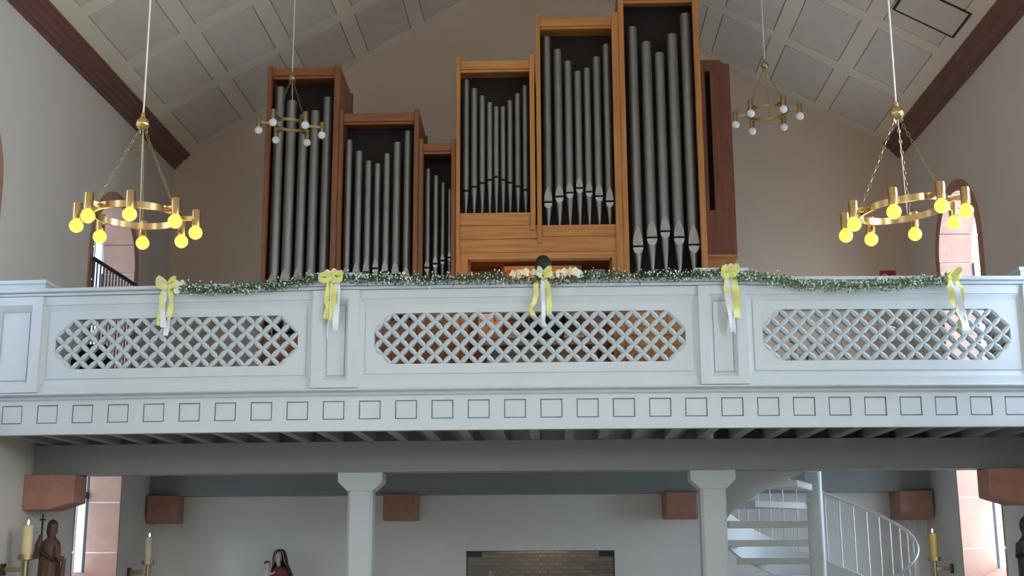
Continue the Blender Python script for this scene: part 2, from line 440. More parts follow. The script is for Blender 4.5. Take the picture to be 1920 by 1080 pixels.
# windows with stone reveals: jamb stones, arch stones, surround, sill, panes
def window(num, side, yc, detailed):
    xin = XL if side < 0 else XR
    def X(d): return xin + side * d          # d = depth into the wall, negative = into the room
    WIN_SILL = 1.25 if num in (1, 2) else NAVE_SILL
    root = bpy.data.objects.new('window_%d' % num, None); C.objects.link(root)
    root.location = (X(WT), yc, WIN_SILL); root['kind'] = 'structure'
    gx = WT - .02
    def xbox(b, d0, d1, *r):
        a, c = sorted((X(d0), X(d1))); b.box(a, c, *r)
    # panes: vertical strips of leaded glass
    n = 5
    fw = .035
    for i in range(n):
        ya = yc - WIN_HW + fw + (2 * WIN_HW - 2 * fw) * i / n + .006
        yb = yc - WIN_HW + fw + (2 * WIN_HW - 2 * fw) * (i + 1) / n - .006
        p = MB(); m = 4
        zb_ = WIN_SILL + .1
        if num in (1, 2):
            a, c = sorted((X(gx - .004), X(gx + .004)))
            MB().box(a, c, ya, yb, zb_, 2.795).build('pane', M['glass_clear'], root); zb_ = 2.805
        pts = [(ya, zb_), (yb, zb_)] + [(yb + (ya - yb) * k / m, arch_top(yb + (ya - yb) * k / m, yc, WIN_HW - .02, WIN_SPRING)) for k in range(m + 1)]
        a, c = sorted((X(gx - .004), X(gx + .004)))
        p.prism(pts, 'x', a, c)
        p.build('pane', M['glass_grey'] if (i % 3 == 1) else M['glass'], root)
    if not detailed: return
    # dark metal frame and bars
    f = MB()
    xbox(f, gx - .03, gx + .02, yc - WIN_HW, yc - WIN_HW + fw, WIN_SILL, WIN_SPRING); xbox(f, gx - .03, gx + .02, yc + WIN_HW - fw, yc + WIN_HW, WIN_SILL, WIN_SPRING)
    xbox(f, gx - .03, gx + .02, yc - WIN_HW, yc + WIN_HW, WIN_SILL, WIN_SILL + .1)
    xbox(f, gx - .03, gx + .02, yc - WIN_HW, yc + WIN_HW, WIN_SILL + 1.11, WIN_SILL + 1.19)
    for i in range(1, n):
        y = yc - WIN_HW + fw + (2 * WIN_HW - 2 * fw) * i / n
        xbox(f, gx - .01, gx + .01, y - .006, y + .006, WIN_SILL, arch_top(y, yc, WIN_HW, WIN_SPRING))
    f.build('frame', M['iron'], root)
    # reveal: jamb stones and arch stones with pale joints between
    th = .03
    zs = [WIN_SILL + .0, 1.655, 2.305, 3.05, 3.8, 4.5, 5.0, WIN_SPRING] if num in (1, 2) else [WIN_SILL, 3.9, 4.7, WIN_SPRING]
    for yj, s2 in ((yc - WIN_HW, 1), (yc + WIN_HW, -1)):
        for k in range(len(zs) - 1):
            p = MB(); y0, y1 = sorted((yj, yj + s2 * th))
            xbox(p, -.012, gx - .03, y0, y1, zs[k] + .008, zs[k + 1] - .008)
            p.build('jamb_stone', M['sand_pale'], root, bevel=.004)
        p = MB(); y0, y1 = sorted((yj, yj + s2 * (th - .004)))
        xbox(p, 0, gx - .03, y0, y1, WIN_SILL, WIN_SPRING); p.build('mortar_bed', M['mortar'], root)
    na = 6
    for k in range(na):
        a0 = PI * k / na + .012; a1 = PI * (k + 1) / na - .012
        p = MB(); m = 4; pts = []
        for q in range(m + 1):
            a = a0 + (a1 - a0) * q / m; pts.append((yc + WIN_HW * cos(a), WIN_SPRING + WIN_HW * sin(a)))
        for q in range(m, -1, -1):
            a = a0 + (a1 - a0) * q / m; pts.append((yc + (WIN_HW - th) * cos(a), WIN_SPRING + (WIN_HW - th) * sin(a)))
        x0, x1 = sorted((X(-.012), X(gx - .03))); p.prism(pts, 'x', x0, x1); p.build('arch_stone', M['sand_pale'], root)
    # sloping sill
    p = MB(); a = [(X(-.02), WIN_SILL - .32), (X(-.02), WIN_SILL - .02), (X(gx), WIN_SILL + .16), (X(gx), WIN_SILL - .32)]
    p.prism([(u, v) for u, v in a], 'y', yc - WIN_HW + .001, yc + WIN_HW - .001); p.build('sill', M['sand_pale'], root)
    # flat surround on the wall face, above the gallery; darker tone stands in for weaker light
    rw = .12
    for yj, s2 in ((yc - WIN_HW, -1), (yc + WIN_HW, 1)):
        zz = [3.12, 3.9, 4.7, WIN_SPRING]
        for k in range(3):
            p = MB(); y0, y1 = sorted((yj + s2 * .001, yj + s2 * rw)); xbox(p, -.016, .02, y0, y1, zz[k] + .003, zz[k + 1] - .003); p.build('surround_stone', M['sand'], root)
    for k in range(na):
        a0 = PI * k / na + .004; a1 = PI * (k + 1) / na - .004
        p = MB(); m = 4; pts = []
        for q in range(m + 1):
            a = a0 + (a1 - a0) * q / m; pts.append((yc + (WIN_HW + .001) * cos(a), WIN_SPRING + (WIN_HW + .001) * sin(a)))
        for q in range(m, -1, -1):
            a = a0 + (a1 - a0) * q / m; pts.append((yc + (WIN_HW + rw) * cos(a), WIN_SPRING + (WIN_HW + rw) * sin(a)))
        x0, x1 = sorted((X(-.016), X(.02))); p.prism(pts, 'x', x0, x1); p.build('surround_stone', M['sand'], root)
num = 1
for yc in WIN_Y[:2]:
    window(num, -1, yc, True); window(num + 1, 1, yc, True); num += 2

# brick porch beyond the glass door, each brick a piece
b = MB(); PY = 19.0
b.box(DX0 - .5, DX1 + .5, PY, PY + .1, ZF, 2.3); b.box(DX0 - .5, DX1 + .5, YB + .4, PY, 2.2, 2.3)
b.box(DX0 - .6, DX0 - .5, YB + .4, PY + .1, ZF, 2.3); b.box(DX1 + .5, DX1 + .6, YB + .4, PY + .1, ZF, 2.3); b.box(DX0 - .6, DX1 + .6, YB + .4, PY + .1, ZF - .1, ZF)
porch = b.build('wall_porch', M['joint'], at=(0, PY, ZF)); porch['kind'] = 'structure'
bl, bh, pitch = .205, .044, .058
meshes = []
for k in range(3):
    x = MB(); x.box(-bl / 2, bl / 2, -.02, .0, 0, bh); me = x.build('brick', M[('brick_a', 'brick_b', 'brick_c')[k]], None, bevel=0); meshes.append(me.data); bpy.data.objects.remove(me)
for r in range(13):
    z = .98 + r * pitch; off = (.11 if r % 2 else 0)
    for q in range(11):
        x = DX0 - .12 + off + q * .222
        if x + bl / 2 > DX1 + .3: continue
        o = share('brick', random.choice(meshes), porch, (x + .05, PY - .001 - random.random() * .006, z))
        o.parent = porch; o.location = Vector((x + .05, PY - random.random() * .006, z)) - porch.location
ld = bpy.data.lights.new('porch_fill_light', 'POINT'); ld.energy = 9; ld.color = (1, .92, .80); ld.shadow_soft_size = .12  # added fill light that brings out the porch bricks
lo = bpy.data.objects.new('porch_fill_light', ld); C.objects.link(lo); lo.location = (-.23, 18.55, 1.98)
tag(MB().lathe([(.0, 0), (.10, .0), (.12, .05), (.0, .06)], (-.23, 18.55, 2.135), 16).build('added_porch_lamp', M['bulb_off'], smooth=True), 'added unseen lamp fitting for the fill light in the brick porch behind the glass door', 'lamp')
# glass double door
door = bpy.data.objects.new('door_1', None); C.objects.link(door); door.location = (-.23, YB + .1, ZF); door['kind'] = 'structure'
for x0, x1, hx in ((DX0 + .02, -.232, 0), (-.222, DX1 - .02, 1)):
    lf = MB().box(x0, x1, YB + .09, YB + .102, ZF + .01, DZ - .02).build('glass_leaf', M['door_glass'], door)
    fx0, fx1 = (x0, x0 + .2) if hx == 0 else (x1 - .2, x1)
    MB().box(fx0, fx1, YB + .08, YB + .112, DZ - .085, DZ - .012).build('corner_fitting', M['iron'], lf)
    hxx = -.3 if hx == 0 else -.15
    MB().tube([(hxx, YB + .05, .45), (hxx, YB + .05, 1.05)], .014, 8).build('handle', M['steel'], lf)
MB().box(DX0, DX0 + .014, YB + .06, YB + .14, ZF, DZ).box(DX1 - .014, DX1, YB + .06, YB + .14, ZF, DZ).box(DX0, DX1, YB + .06, YB + .14, DZ - .01, DZ).build('frame', M['iron'], door)
# small sheet leaning behind the left leaf
tag(MB().prism([(-.97, 1.28), (-.89, 1.28), (-.92, 1.37), (-.96, 1.385)], 'y', YB + .11, YB + .113).build('notice', M['paper']), 'small white paper notice on the left glass door leaf', 'notice')
# ------------------------------------------------------------------ gallery
NX = 26
G = thing('organ_gallery', 'pale grey-blue painted timber organ gallery spanning the nave on two columns', 'balcony', (XC, 12.5, 2.8))
pt = M['paint']
HX0, HX1, HY0, HY1 = 1.86, 4.28, 13.75, 16.15          # stairwell opening
x0, x1 = XL + .002, XR - .002
def gb(name, y0, y1, z0, z1, xa=x0, xb=x1, n=NX, bevel=0, m=None):
    return MB().box(xa, xb, y0, y1, z0, z1, n).build(name, m or pt, G, bow=True, bevel=bevel)
# deck (flat boards on the joists)
d = MB(); d.box(x0, HX0, 12.36, YB - .002, 3.0, 3.12); d.box(HX1, x1, 12.36, YB - .002, 3.0, 3.12); d.box(HX0, HX1, 12.36, HY0, 3.0, 3.12); d.box(HX0, HX1, HY1, YB - .002, 3.0, 3.12)
d.build('deck', M['deck'], G)
# joists
jc = -0.207
k = 0
for i in range(-15, 16):
    x = jc + .358 * i
    if x < XL + .06 or x > XR - .06: continue
    yA = bowy(x) + .1
    w2 = .05
    if HX0 - .05 < x < HX1 + .05:
        MB().box(x - w2, x + w2, yA, HY0, 2.815, 3.0).build('joist', M['paint_shade'], G)
        MB().box(x - w2, x + w2, HY1, YB - .01, 2.815, 3.0).build('joist', M['paint_shade'], G)
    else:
        MB().box(x - w2, x + w2, yA, YB - .01, 2.815, 3.0).build('joist', M['paint_shade'], G)
MB().box(HX0 - .1, HX1 + .1, HY0 - .0, HY0 + .08, 2.815, 3.0).build('trimmer', M['paint_shade'], G)
MB().box(HX0 - .1, HX1 + .1, HY1 - .08, HY1, 2.815, 3.0).build('trimmer', M['paint_shade'], G)
# fascia with recessed squares
SQ = [(-1.819 + .3602 * k - .000487 * k * k) for k in range(-11, 21)]
SQ = [s for s in SQ if s - .11 > XL + .02 and s + .11 < XR - .02]
SZ0, SZ1, SW = 2.909, 3.094, .108
f = MB()
f.box(x0, x1, .03, .10, 2.80, SZ0, 60); f.box(x0, x1, .03, .10, SZ1, 3.15, 60)
prev = x0
for s in SQ:
    f.box(prev, s - SW, .03, .10, SZ0, SZ1, 2); prev = s + SW
f.box(prev, x1, .03, .10, SZ0, SZ1, 2)
f.box(x0, x1, .07, .10, SZ0, SZ1, 60)
f.build('fascia', pt, G, bow=True)
for s in SQ:
    MB().box(s - SW + .011, s + SW - .011, .036, .075, SZ0 + .011, SZ1 - .011, 1).build('fascia_square', pt, G, bow=True)
gb('lower_moulding', .008, .10, 2.797, 2.852)
# ledge: two beads and a cove
prof = [(.03, 3.142), (.004, 3.146), (-.004, 3.154), (.004, 3.163), (.022, 3.166), (.022, 3.180), (-.03, 3.186), (-.046, 3.197), (-.042, 3.209), (-.02, 3.216), (.06, 3.216), (.06, 3.142)]
MB().prism(prof, 'x', x0, x1, NX).build('ledge_moulding', pt, G, bow=True)
# parapet core boards
gb('base_board', -.008, .10, 3.214, 3.292)
gb('frieze_board', -.008, .10, 4.114, 4.200)
# rail: cove, fascia, nosing
prof = [(.01, 4.2005), (.01, 4.207), (-.026, 4.209), (-.03, 4.216), (-.03, 4.236), (-.012, 4.240), (-.058, 4.245), (-.064, 4.253), (-.064, 4.276), (-.054, 4.283), (.26, 4.283), (.26, 4.243), (.10, 4.24), (.10, 4.196)]
MB().prism(prof, 'x', x0, x1, NX).build('rail', pt, G, bow=True)
PIL = [(x0, -5.2), (-2.403, -1.937), (1.433, 1.907), (4.652, x1)]
for a, c in PIL:
    # raised rail block, plinth and frieze pieces standing slightly proud
    MB().box(a - (0 if a == x0 else .012), c + (0 if c == x1 else .012), -.05, .25, 4.284, 4.335, 2).box(a - (0 if a == x0 else .03), c + (0 if c == x1 else .03), -.075, .27, 4.335, 4.37, 2).build('rail_block', pt, G, bow=True)
    p = MB()
    sx = .105
    fr = -.045
    p.box(a, c, fr, .10, 4.114, 4.199, 2); p.box(a, c, fr, .10, 3.217, 3.292, 2)
    p.box(a, a + sx, fr, .10, 3.292, 4.114); p.box(c - sx, c, fr, .10, 3.292, 4.114); p.box(a + sx, c - sx, .03, .10, 3.292, 4.114)
    pl = p.build('pilaster', pt, G, bow=True)
    ia, ic = a + sx, c - sx
    q = MB(); e = .04
    o_ = [(ia, 3.292), (ic, 3.292), (ic, 4.114), (ia, 4.114)]; i_ = [(ia + e, 3.348), (ic - e, 3.348), (ic - e, 4.046), (ia + e, 4.046)]
    q.loft([[(x, fr + .004, z) for x, z in o_], [(x, .022, z) for x, z in i_], [(x, .008, z) for x, z in i_]], caps=False)
    q.add([(x, .012, z) for x, z in i_], [(0, 1, 2, 3)])
    q.build('pilaster_field', pt, pl, bow=True)

# three pierced parapet panels, every lattice leaf a piece
def leaf_mesh(name, dx, dz, up):
    b = MB(); rings = []
    T = [0, .12, .3, .5, .7, .88, 1]
    d = Vector((dx, dz if up else -dz)); L = d.length; u = d / L; nrm = Vector((-u.y, u.x))
    for t in T:
        wv = .0035 + .021 * (sin(PI * t)) ** .75
        c = Vector((0, 0 if up else dz)) + d * t
        def q(o, y): return (c.x + nrm.x * o, y, c.y + nrm.y * o)
        rings.append([q(wv, .014), q(0, -.012 + .02 * (1 - sin(PI * t))), q(-wv, .014), q(-.0205, .032), q(-.0205, .088), q(.0205, .088), q(.0205, .032)])
    b.loft(rings)
    o = b.build(name, pt, None, at=(0, 0, 0)); me = o.data; bpy.data.objects.remove(o); return me
PANELS = [(-5.2, -2.405, -5.057, -2.553, 28, 'pale painted parapet panel with diamond lattice, left of the two inner pilasters'),
          (-1.937, 1.433, -1.782, 1.300, 36, 'widest pale parapet panel with diamond lattice, below the seated organist'),
          (1.907, 4.652, 2.061, 4.508, 28, 'pale painted parapet panel with diamond lattice, below the red sign')]
LZ0, LZ1 = 3.452, 3.962
for a, c, la, lc, N, lab in PANELS:
    P = thing('parapet_panel', lab, 'panel', ((a + c) / 2, bowy((a + c) / 2), 3.29), 'lattice parapet panels')
    dx = (lc - la) / N; dz = (LZ1 - LZ0) / 6
    zb, zt = 3.293, 4.113; e = .065
    # bevelled frame
    n = N // 2
    def ring(x0_, x1_, z0_, z1_, y):
        r = [(x0_ + (x1_ - x0_) * i / n, y, z0_) for i in range(n + 1)] + [(x1_ - (x1_ - x0_) * i / n, y, z1_) for i in range(n + 1)]
        return r
    fr = MB().loft([ring(a, c, zb, zt, .0), ring(a + e, c - e, zb + e - .003, zt - e, .020), ring(a + e, c - e, zb + e - .003, zt - e, .008)], caps=False)
    fr.build('bevelled_border', pt, P, bow=True)
    # field with the octagonal opening
    fb = MB(); fx0, fx1, fz0, fz1 = a + e, c - e, zb + e - .003, zt - e
    def Xi(i): return la + dx * i
    def Zj(j): return LZ0 + dz * j
    up = [(Xi(i), Zj(6)) for i in range(2, N - 1)]; lo = [(Xi(i), Zj(0)) for i in range(2, N - 1)]
    q = lambda *pts: fb.add([(x, .008, z) for x, z in pts], [tuple(range(len(pts)))])
    for i in range(2, N - 2):
        q((Xi(i), Zj(6)), (Xi(i + 1), Zj(6)), (Xi(i + 1), fz1), (Xi(i), fz1))
        q((Xi(i), Zj(0)), (Xi(i + 1), Zj(0)), (Xi(i + 1), fz0), (Xi(i), fz0))
    for sx, i0, i1, xe in ((0, 0, 2, fx0), (1, N, N - 2, fx1)):
        q((xe, Zj(2)), (Xi(i0), Zj(2)), (Xi(i0), Zj(4)), (xe, Zj(4)))
        q((Xi(i0), Zj(4)), (Xi(i1), Zj(6)), (Xi(i1), fz1), (xe, fz1), (xe, Zj(4)))
        q((Xi(i0), Zj(2)), (Xi(i1), Zj(0)), (Xi(i1), fz0), (xe, fz0), (xe, Zj(2)))
    oc = [(Xi(i), Zj(0)) for i in range(2, N - 1)] + [(Xi(N), Zj(2)), (Xi(N), Zj(4))] + [(Xi(i), Zj(6)) for i in range(N - 2, 1, -1)] + [(Xi(0), Zj(4)), (Xi(0), Zj(2))]
    fb.loft([[(x, .008, z) for x, z in oc], [(x, .10, z) for x, z in oc]], caps=False)
    fb.build('pierced_field', pt, P, bow=True)
    mu_, md_ = leaf_mesh('lattice_leaf', dx, dz, True), leaf_mesh('lattice_leaf', dx, dz, False)
    for i in range(N):
        for j in range(6):
            if min(i + .5, N - i - .5) + min(j + .5, 6 - j - .5) < 1.9: continue
            share('lattice_leaf', mu_ if (i + j) % 2 == 0 else md_, P, (Xi(i), bowy(Xi(i + .5)), Zj(j)))

# bearing beams, columns, corbels
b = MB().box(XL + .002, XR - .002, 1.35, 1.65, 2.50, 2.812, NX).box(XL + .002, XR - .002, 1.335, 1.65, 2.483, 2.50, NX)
tag(b.build('bearing_beam', M['paint_shade'], None, bow=True), 'long shade-toned painted beam resting on the two columns under the gallery', 'beam')
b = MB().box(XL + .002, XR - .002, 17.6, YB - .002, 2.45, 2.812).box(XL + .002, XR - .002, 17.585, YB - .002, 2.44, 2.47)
tag(b.build('bearing_beam', M['paint_shade']), 'shade-toned painted wall beam along the back wall below the gallery', 'beam')
def column(xc, lab):
    yc = bowy(xc) + 1.5
    t = thing('column', lab, 'column', (xc, yc, ZF), 'columns under the gallery')
    h, ch = .136, .03
    oct_ = [(xc - h + ch, yc - h), (xc + h - ch, yc - h), (xc + h, yc - h + ch), (xc + h, yc + h - ch), (xc + h - ch, yc + h), (xc - h + ch, yc + h), (xc - h, yc + h - ch), (xc - h, yc - h + ch)]
    MB().prism(oct_, 'z', ZF, 2.285).build('shaft', M['paint_col'], t)
    b = MB(); H, S = .243, .136
    b.prism([(xc - S, 2.28), (xc + S, 2.28), (xc + H, 2.38), (xc + H, 2.482), (xc - H, 2.482), (xc - H, 2.38)], 'y', yc - .155, yc + .155)
    b.build('capital', M['paint_col'], t, bevel=.006)
    MB().box(xc - .2, xc + .2, yc - .2, yc + .2, ZF, ZF + .18).build('plinth', M['paint_col'], t, bevel=.02)
column(-2.11, 'grey chamfered column left of the glass door, carrying the gallery beam')
column(1.685, 'grey chamfered column beside the spiral staircase, carrying the gallery beam')
def corbel(name_lab, x0_, x1_, yb, yf, zb, zt, side=None):
    # a sandstone block whose under edge is bevelled; yf front, yb back
    b = MB()
    if side is None:
        e = .03
        b.loft([[(x0_, yb, zb), (x1_, yb, zb), (x1_, yb, zt), (x0_, yb, zt)],
                [(x0_ + .0, yf + .12, zb), (x1_ - .0, yf + .12, zb), (x1_, yf + .12, zt), (x0_, yf + .12, zt)],
                [(x0_ + e, yf, zb + .095), (x1_ - e, yf, zb + .095), (x1_ - e, yf, zt), (x0_ + e, yf, zt)]])
    else:
        # projects sideways from a side wall; xw at the wall, xt its tip
        xw, xt = (x0_, x1_) if side < 0 else (x1_, x0_)
        s = 1 if side < 0 else -1
        e = .03
        b.loft([[(xw, yf, zb), (xw, yb, zb), (xw, yb, zt), (xw, yf, zt)],
                [(xt - s * .26, yf, zb), (xt - s * .26, yb, zb), (xt - s * .26, yb, zt), (xt - s * .26, yf, zt)],
                [(xt, yf + e, zb + .08), (xt, yb - e, zb + .08), (xt, yb - e, zt), (xt, yf + e, zt)]])
    tag(b.build('corbel', M['sand'], None, bevel=.008), name_lab, 'corbel', 'red sandstone corbels under the beams')
corbel('large red sandstone corbel above the statue holding a cross', XL, -5.235, 13.80, 13.37, 2.10, 2.48, -1)
corbel('red sandstone corbel high in the far left corner above a wall candle', XL, -5.36, 17.88, 17.42, 2.06, 2.44)
corbel('red sandstone corbel on the back wall just right of the left column', -2.44, -1.95, 17.88, 17.5, 2.08, 2.445)
corbel('red sandstone corbel on the back wall just left of the right column', 1.51, 1.99, 17.88, 17.5, 2.08, 2.45)
corbel('red sandstone corbel in the far right corner behind the staircase railing', 4.72, XR, 17.88, 17.42, 2.06, 2.44)
corbel('red sandstone corbel on the right wall beside the lower right window', 4.60, XR, 13.80, 13.37, 2.10, 2.48, 1)

# ------------------------------------------------------------------ the organ
FY = 14.8
def conform(b, c, rows, cols, R, w):         # patch wrapped round a pipe: rows of (z, halfwidth, radius)
    L = []
    for z, hw, rr in rows:
        L.append([])
        for k in range(cols + 1):
            x = -hw + 2 * hw * k / cols
            x = max(-rr * .97, min(rr * .97, x))
            L[-1].append((c[0] + x, c[1] - math.sqrt(max(rr * rr - x * x, 1e-8)), z))
    n = cols + 1
    vs = [p for r in L for p in r]
    fs = [(i * n + k, i * n + k + 1, (i + 1) * n + k + 1, (i + 1) * n + k) for i in range(len(L) - 1) for k in range(cols)]
    b.add(vs, fs)
def pipe(parent, x0_, r0, zt, x1_, r1, zm, zl, zf, lips=True):
    y = 14.95
    x = (x0_ + x1_) / 2
    r = (r0 + r1) / 2 * .99
    n = 14
    # body: open tube with a sunken dark top
    b = MB()
    b.lathe([(r * 1.0, zm - .012), (r, zm + .5 * (zt - zm)), (r * .985, zt), (r * .80, zt), (r * .80, zt - .05)], (x, y, 0), n)
    body = b.build('pipe', M['tin'], parent, smooth=True)
    zb = zm - .028
    tip = max(.010, r * .16)
    fb = MB().lathe([(tip, zf), (r * .985, zb - (.0 if lips else 0)), (r * .985, zm - .026)], (x, y, 0), n)
    fb.build('foot', M['tin'], body, smooth=True)
    mw = r * .93
    m = MB(); conform(m, (x, y), [(zm - .022, mw, r * 1.012), (zm + .004, mw, r * 1.012)], 6, r, 0); m.build('mouth', M['void'], body)
    if lips:
        h = zl - zm
        up = [(mw * (1 - t ** 2.2), zm + .004 + h * t) for t in (0, .25, .5, .7, .85, .95)]
        poly = [(x + a, z) for a, z in up] + [(x, zl)] + [(x - a, z) for a, z in up[::-1]]
        MB().prism(poly, 'y', y - r * 1.03, y - r * .33).build('upper_lip', M['tin_lip'], body)
        zq = zm - .022
        lo = [(mw * cos(a), zq - r * 1.25 * sin(a)) for a in [PI * k / 10 for k in range(11)]]
        b = MB(); b.loft([[(x + a, y - r * (1.03 - .10 * (zq - z) / (r * 1.25)), z) for a, z in lo], [(x + a, y - r * .33, z) for a, z in lo]])
        b.build('lower_lip', M['tin_lip'], body)
def case(parent, xa0, xa1, xb0, xb1, ztop, zh1, zh0, zsill, zbot, wz, wx, depth=.94, rear_drop=.06, lz=None, rz=None):
    """one tower of the organ: two posts, header, side boards, back board, roof"""
    lz = zbot if lz is None else lz; rz = zbot if rz is None else rz
    MB().box(xa0, xa1, FY - .03, FY + .06, lz, ztop).build('post', wz, parent, bevel=.006)
    MB().box(xb0, xb1, FY - .03, FY + .06, rz, ztop - .01).build('post', wz, parent, bevel=.006)
    h = MB().box(xa1, xb0, FY - .01, FY + .05, zh0 + .035, zh1).box(xa1, xb0, FY + .012, FY + .05, zh0, zh0 + .035)
    h.build('header', wx, parent, bevel=.004)
    for xs, xe in ((xa0, xa0 + .025), (xb1 - .025, xb1)):
        z0 = zsill - .2
        MB().prism([(FY + .06, z0), (FY + depth, z0), (FY + depth, ztop - rear_drop - .03), (FY + .06, ztop - .03)], 'x', xs, xe).build('side_board', M['red_z'], parent)
    MB().box(xb1 - .03, xb1 + .012, FY + depth - .05, FY + depth, zsill, ztop - rear_drop + .02).build('rear_post', M['red_z'], parent)
    MB().box(xa0 + .025, xb1 - .025, FY + .06, FY + depth, zh1 - .06, zh1 - .03).build('roof_board', wx, parent)
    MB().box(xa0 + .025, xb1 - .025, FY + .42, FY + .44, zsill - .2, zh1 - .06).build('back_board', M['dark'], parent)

PO = thing('pedal_organ', 'left group of three wooden organ cases, toned darker for shade, with grey metal pipes', 'organ', (-2.4, 15.2, 3.12), 'pipe organ cases on the gallery')
MO = thing('main_organ', 'central golden wooden organ with three stepped pipe cases around the console', 'organ', (.4, 15.2, 3.12), 'pipe organ cases on the gallery')
pz, px_ = M['pine_z'], M['pine_x']; rz_, rx_ = M['red_z'], M['red_x']
M['pine_shade_z'] = wood('shaded_pine_upright', (.27, .095, .036), (.19, .063, .024), 'Z')  # shaded copies of the pine, shade put into the wood colour
M['pine_shade_x'] = wood('shaded_pine_crosswise', (.30, .11, .04), (.21, .072, .026), 'X')
case(PO, -3.625, -3.57, -2.765, -2.69, 7.765, 7.735, 7.59, 4.26, 3.12, M['pine_shade_z'], M['pine_shade_x'])
case(PO, -2.686, -2.635, -1.733, -1.672, 7.145, 7.10, 6.955, 4.42, 3.12, M['pine_shade_z'], M['pine_shade_x'])
case(PO, -1.667, -1.613, -1.26, -1.206, 6.74, 6.68, 6.55, 4.58, 3.12, M['pine_shade_z'], M['pine_shade_x'])
T1 = [(-3.502, .061, 7.52, -3.491, .078, 4.89, 5.04), (-3.34, .06, 7.33, -3.335, .076, 4.94, 5.11), (-3.186, .052, 7.14, -3.172, .07, 4.96, 5.13), (-3.032, .052, 7.19, -3.024, .072, 4.94, 5.11), (-2.873, .055, 7.37, -2.862, .073, 4.88, 5.04)]
T2 = [(-2.579, .047, 6.79, -2.59, .048, 4.98, 5.12), (-2.45, .047, 6.64, -2.455, .048, 5.02, 5.18), (-2.326, .042, 6.51, -2.332, .044, 5.06, 5.21), (-2.21, .038, 6.47, -2.213, .041, 5.11, 5.22), (-2.091, .042, 6.6, -2.093, .044, 5.06, 5.21), (-1.963, .049, 6.75, -1.965, .05, 5.02, 5.18), (-1.825, .049, 6.9, -1.829, .05, 4.97, 5.11)]
T3 = [(-1.567, .033, 6.39, -1.571, .036, 5.11, 5.19), (-1.464, .031, 6.3, -1.466, .034, 5.16, 5.24), (-1.377, .022, 6.21, -1.371, .030, 5.2, 5.27), (-1.296, .018, 6.12, -1.284, .025, 5.24, 5.31)]
for T, zf in ((T1, 4.28), (T2, 4.44), (T3, 4.60)):
    for p in T: pipe(PO, *p, zf)
# wind chests and lower case boards of the pedal side
for xa, xb, z in ((-3.57, -2.765, 4.26), (-2.635, -1.733, 4.42), (-1.613, -1.26, 4.58)):
    MB().box(xa, xb, FY + .03, FY + .9, z - .05, z + .0).build('wind_chest', rx_, PO)
    nb = 4; hh = (z - .05 - 3.13) / nb
    for k in range(nb):
        MB().box(xa, xb, FY + .02, FY + .05, 3.13 + hh * k + .003, 3.13 + hh * (k + 1) - .003).build('lower_board', M['pine_shade_x'], PO)

case(MO, -1.20, -1.15, -.27, -.205, 7.855, 7.78, 7.635, 5.76, 3.12, pz, px_, rz=5.53)
case(MO, -.186, -.128, .786, .872, 8.42, 8.345, 8.205, 5.59, 3.12, pz, px_, lz=5.365, rz=3.12)
case(MO, .874, .945, 1.828, 1.90, 8.80, 8.74, 8.545, 4.93, 3.12, pz, px_)
T4 = [(-1.086, .039, 7.58, -1.087, .044, 6.1, 6.16), (-.982, .042, 7.46, -.981, .042, 6.15, 6.21), (-.882, .038, 7.36, -.877, .038, 6.2, 6.26), (-.785, .035, 7.27, -.783, .036, 6.24, 6.3), (-.702, .034, 7.21, -.698, .034, 6.28, 6.34), (-.614, .030, 7.21, -.613, .034, 6.24, 6.3), (-.527, .033, 7.29, -.523, .037, 6.2, 6.26), (-.428, .038, 7.38, -.425, .037, 6.15, 6.21), (-.334, .035, 7.49, -.321, .041, 6.1, 6.16)]
T5 = [(-.049, .051, 8.15, -.046, .058, 5.93, 6.12), (.085, .055, 7.97, .102, .054, 6.0, 6.15), (.221, .05, 7.81, .229, .049, 6.05, 6.18), (.344, .045, 7.67, .352, .048, 6.11, 6.25), (.464, .044, 7.71, .471, .046, 6.06, 6.19), (.587, .05, 7.86, .598, .051, 6.0, 6.16), (.717, .047, 8.03, .73, .056, 5.93, 6.11)]
T6 = [(1.054, .068, 8.26, 1.067, .07, 5.34, 5.59), (1.226, .07, 8.05, 1.247, .068, 5.45, 5.67), (1.396, .065, 7.9, 1.409, .063, 5.53, 5.73), (1.559, .07, 8.15, 1.587, .07, 5.45, 5.66), (1.734, .071, 8.43, 1.768, .072, 5.35, 5.6)]
for p in T4: pipe(MO, *p, 5.77, lips=False)
for p in T5: pipe(MO, *p, 5.60)
for p in T6: pipe(MO, *p, 4.93)
# boards under the pipes
MB().box(-1.15, -.272, FY - .005, FY + .3, 5.602, 5.765).build('sill_board', px_, MO, bevel=.003)
MB().box(-1.15, -.186, FY - .003, FY + .04, 5.428, 5.598).build('sill_board', px_, MO, bevel=.003)
MB().box(-1.15, .806, FY, FY + .04, 5.255, 5.424).build('sill_board', px_, MO, bevel=.003)
MB().box(-.128, .806, FY - .005, FY + .3, 5.45, 5.595).build('sill_board', px_, MO, bevel=.003)
MB().box(-.128, .806, FY + .002, FY + .04, 5.424, 5.447).build('sill_board', px_, MO)
MB().box(.945, 1.828, FY + .02, FY + .3, 4.86, 4.92).build('sill_board', px_, MO)
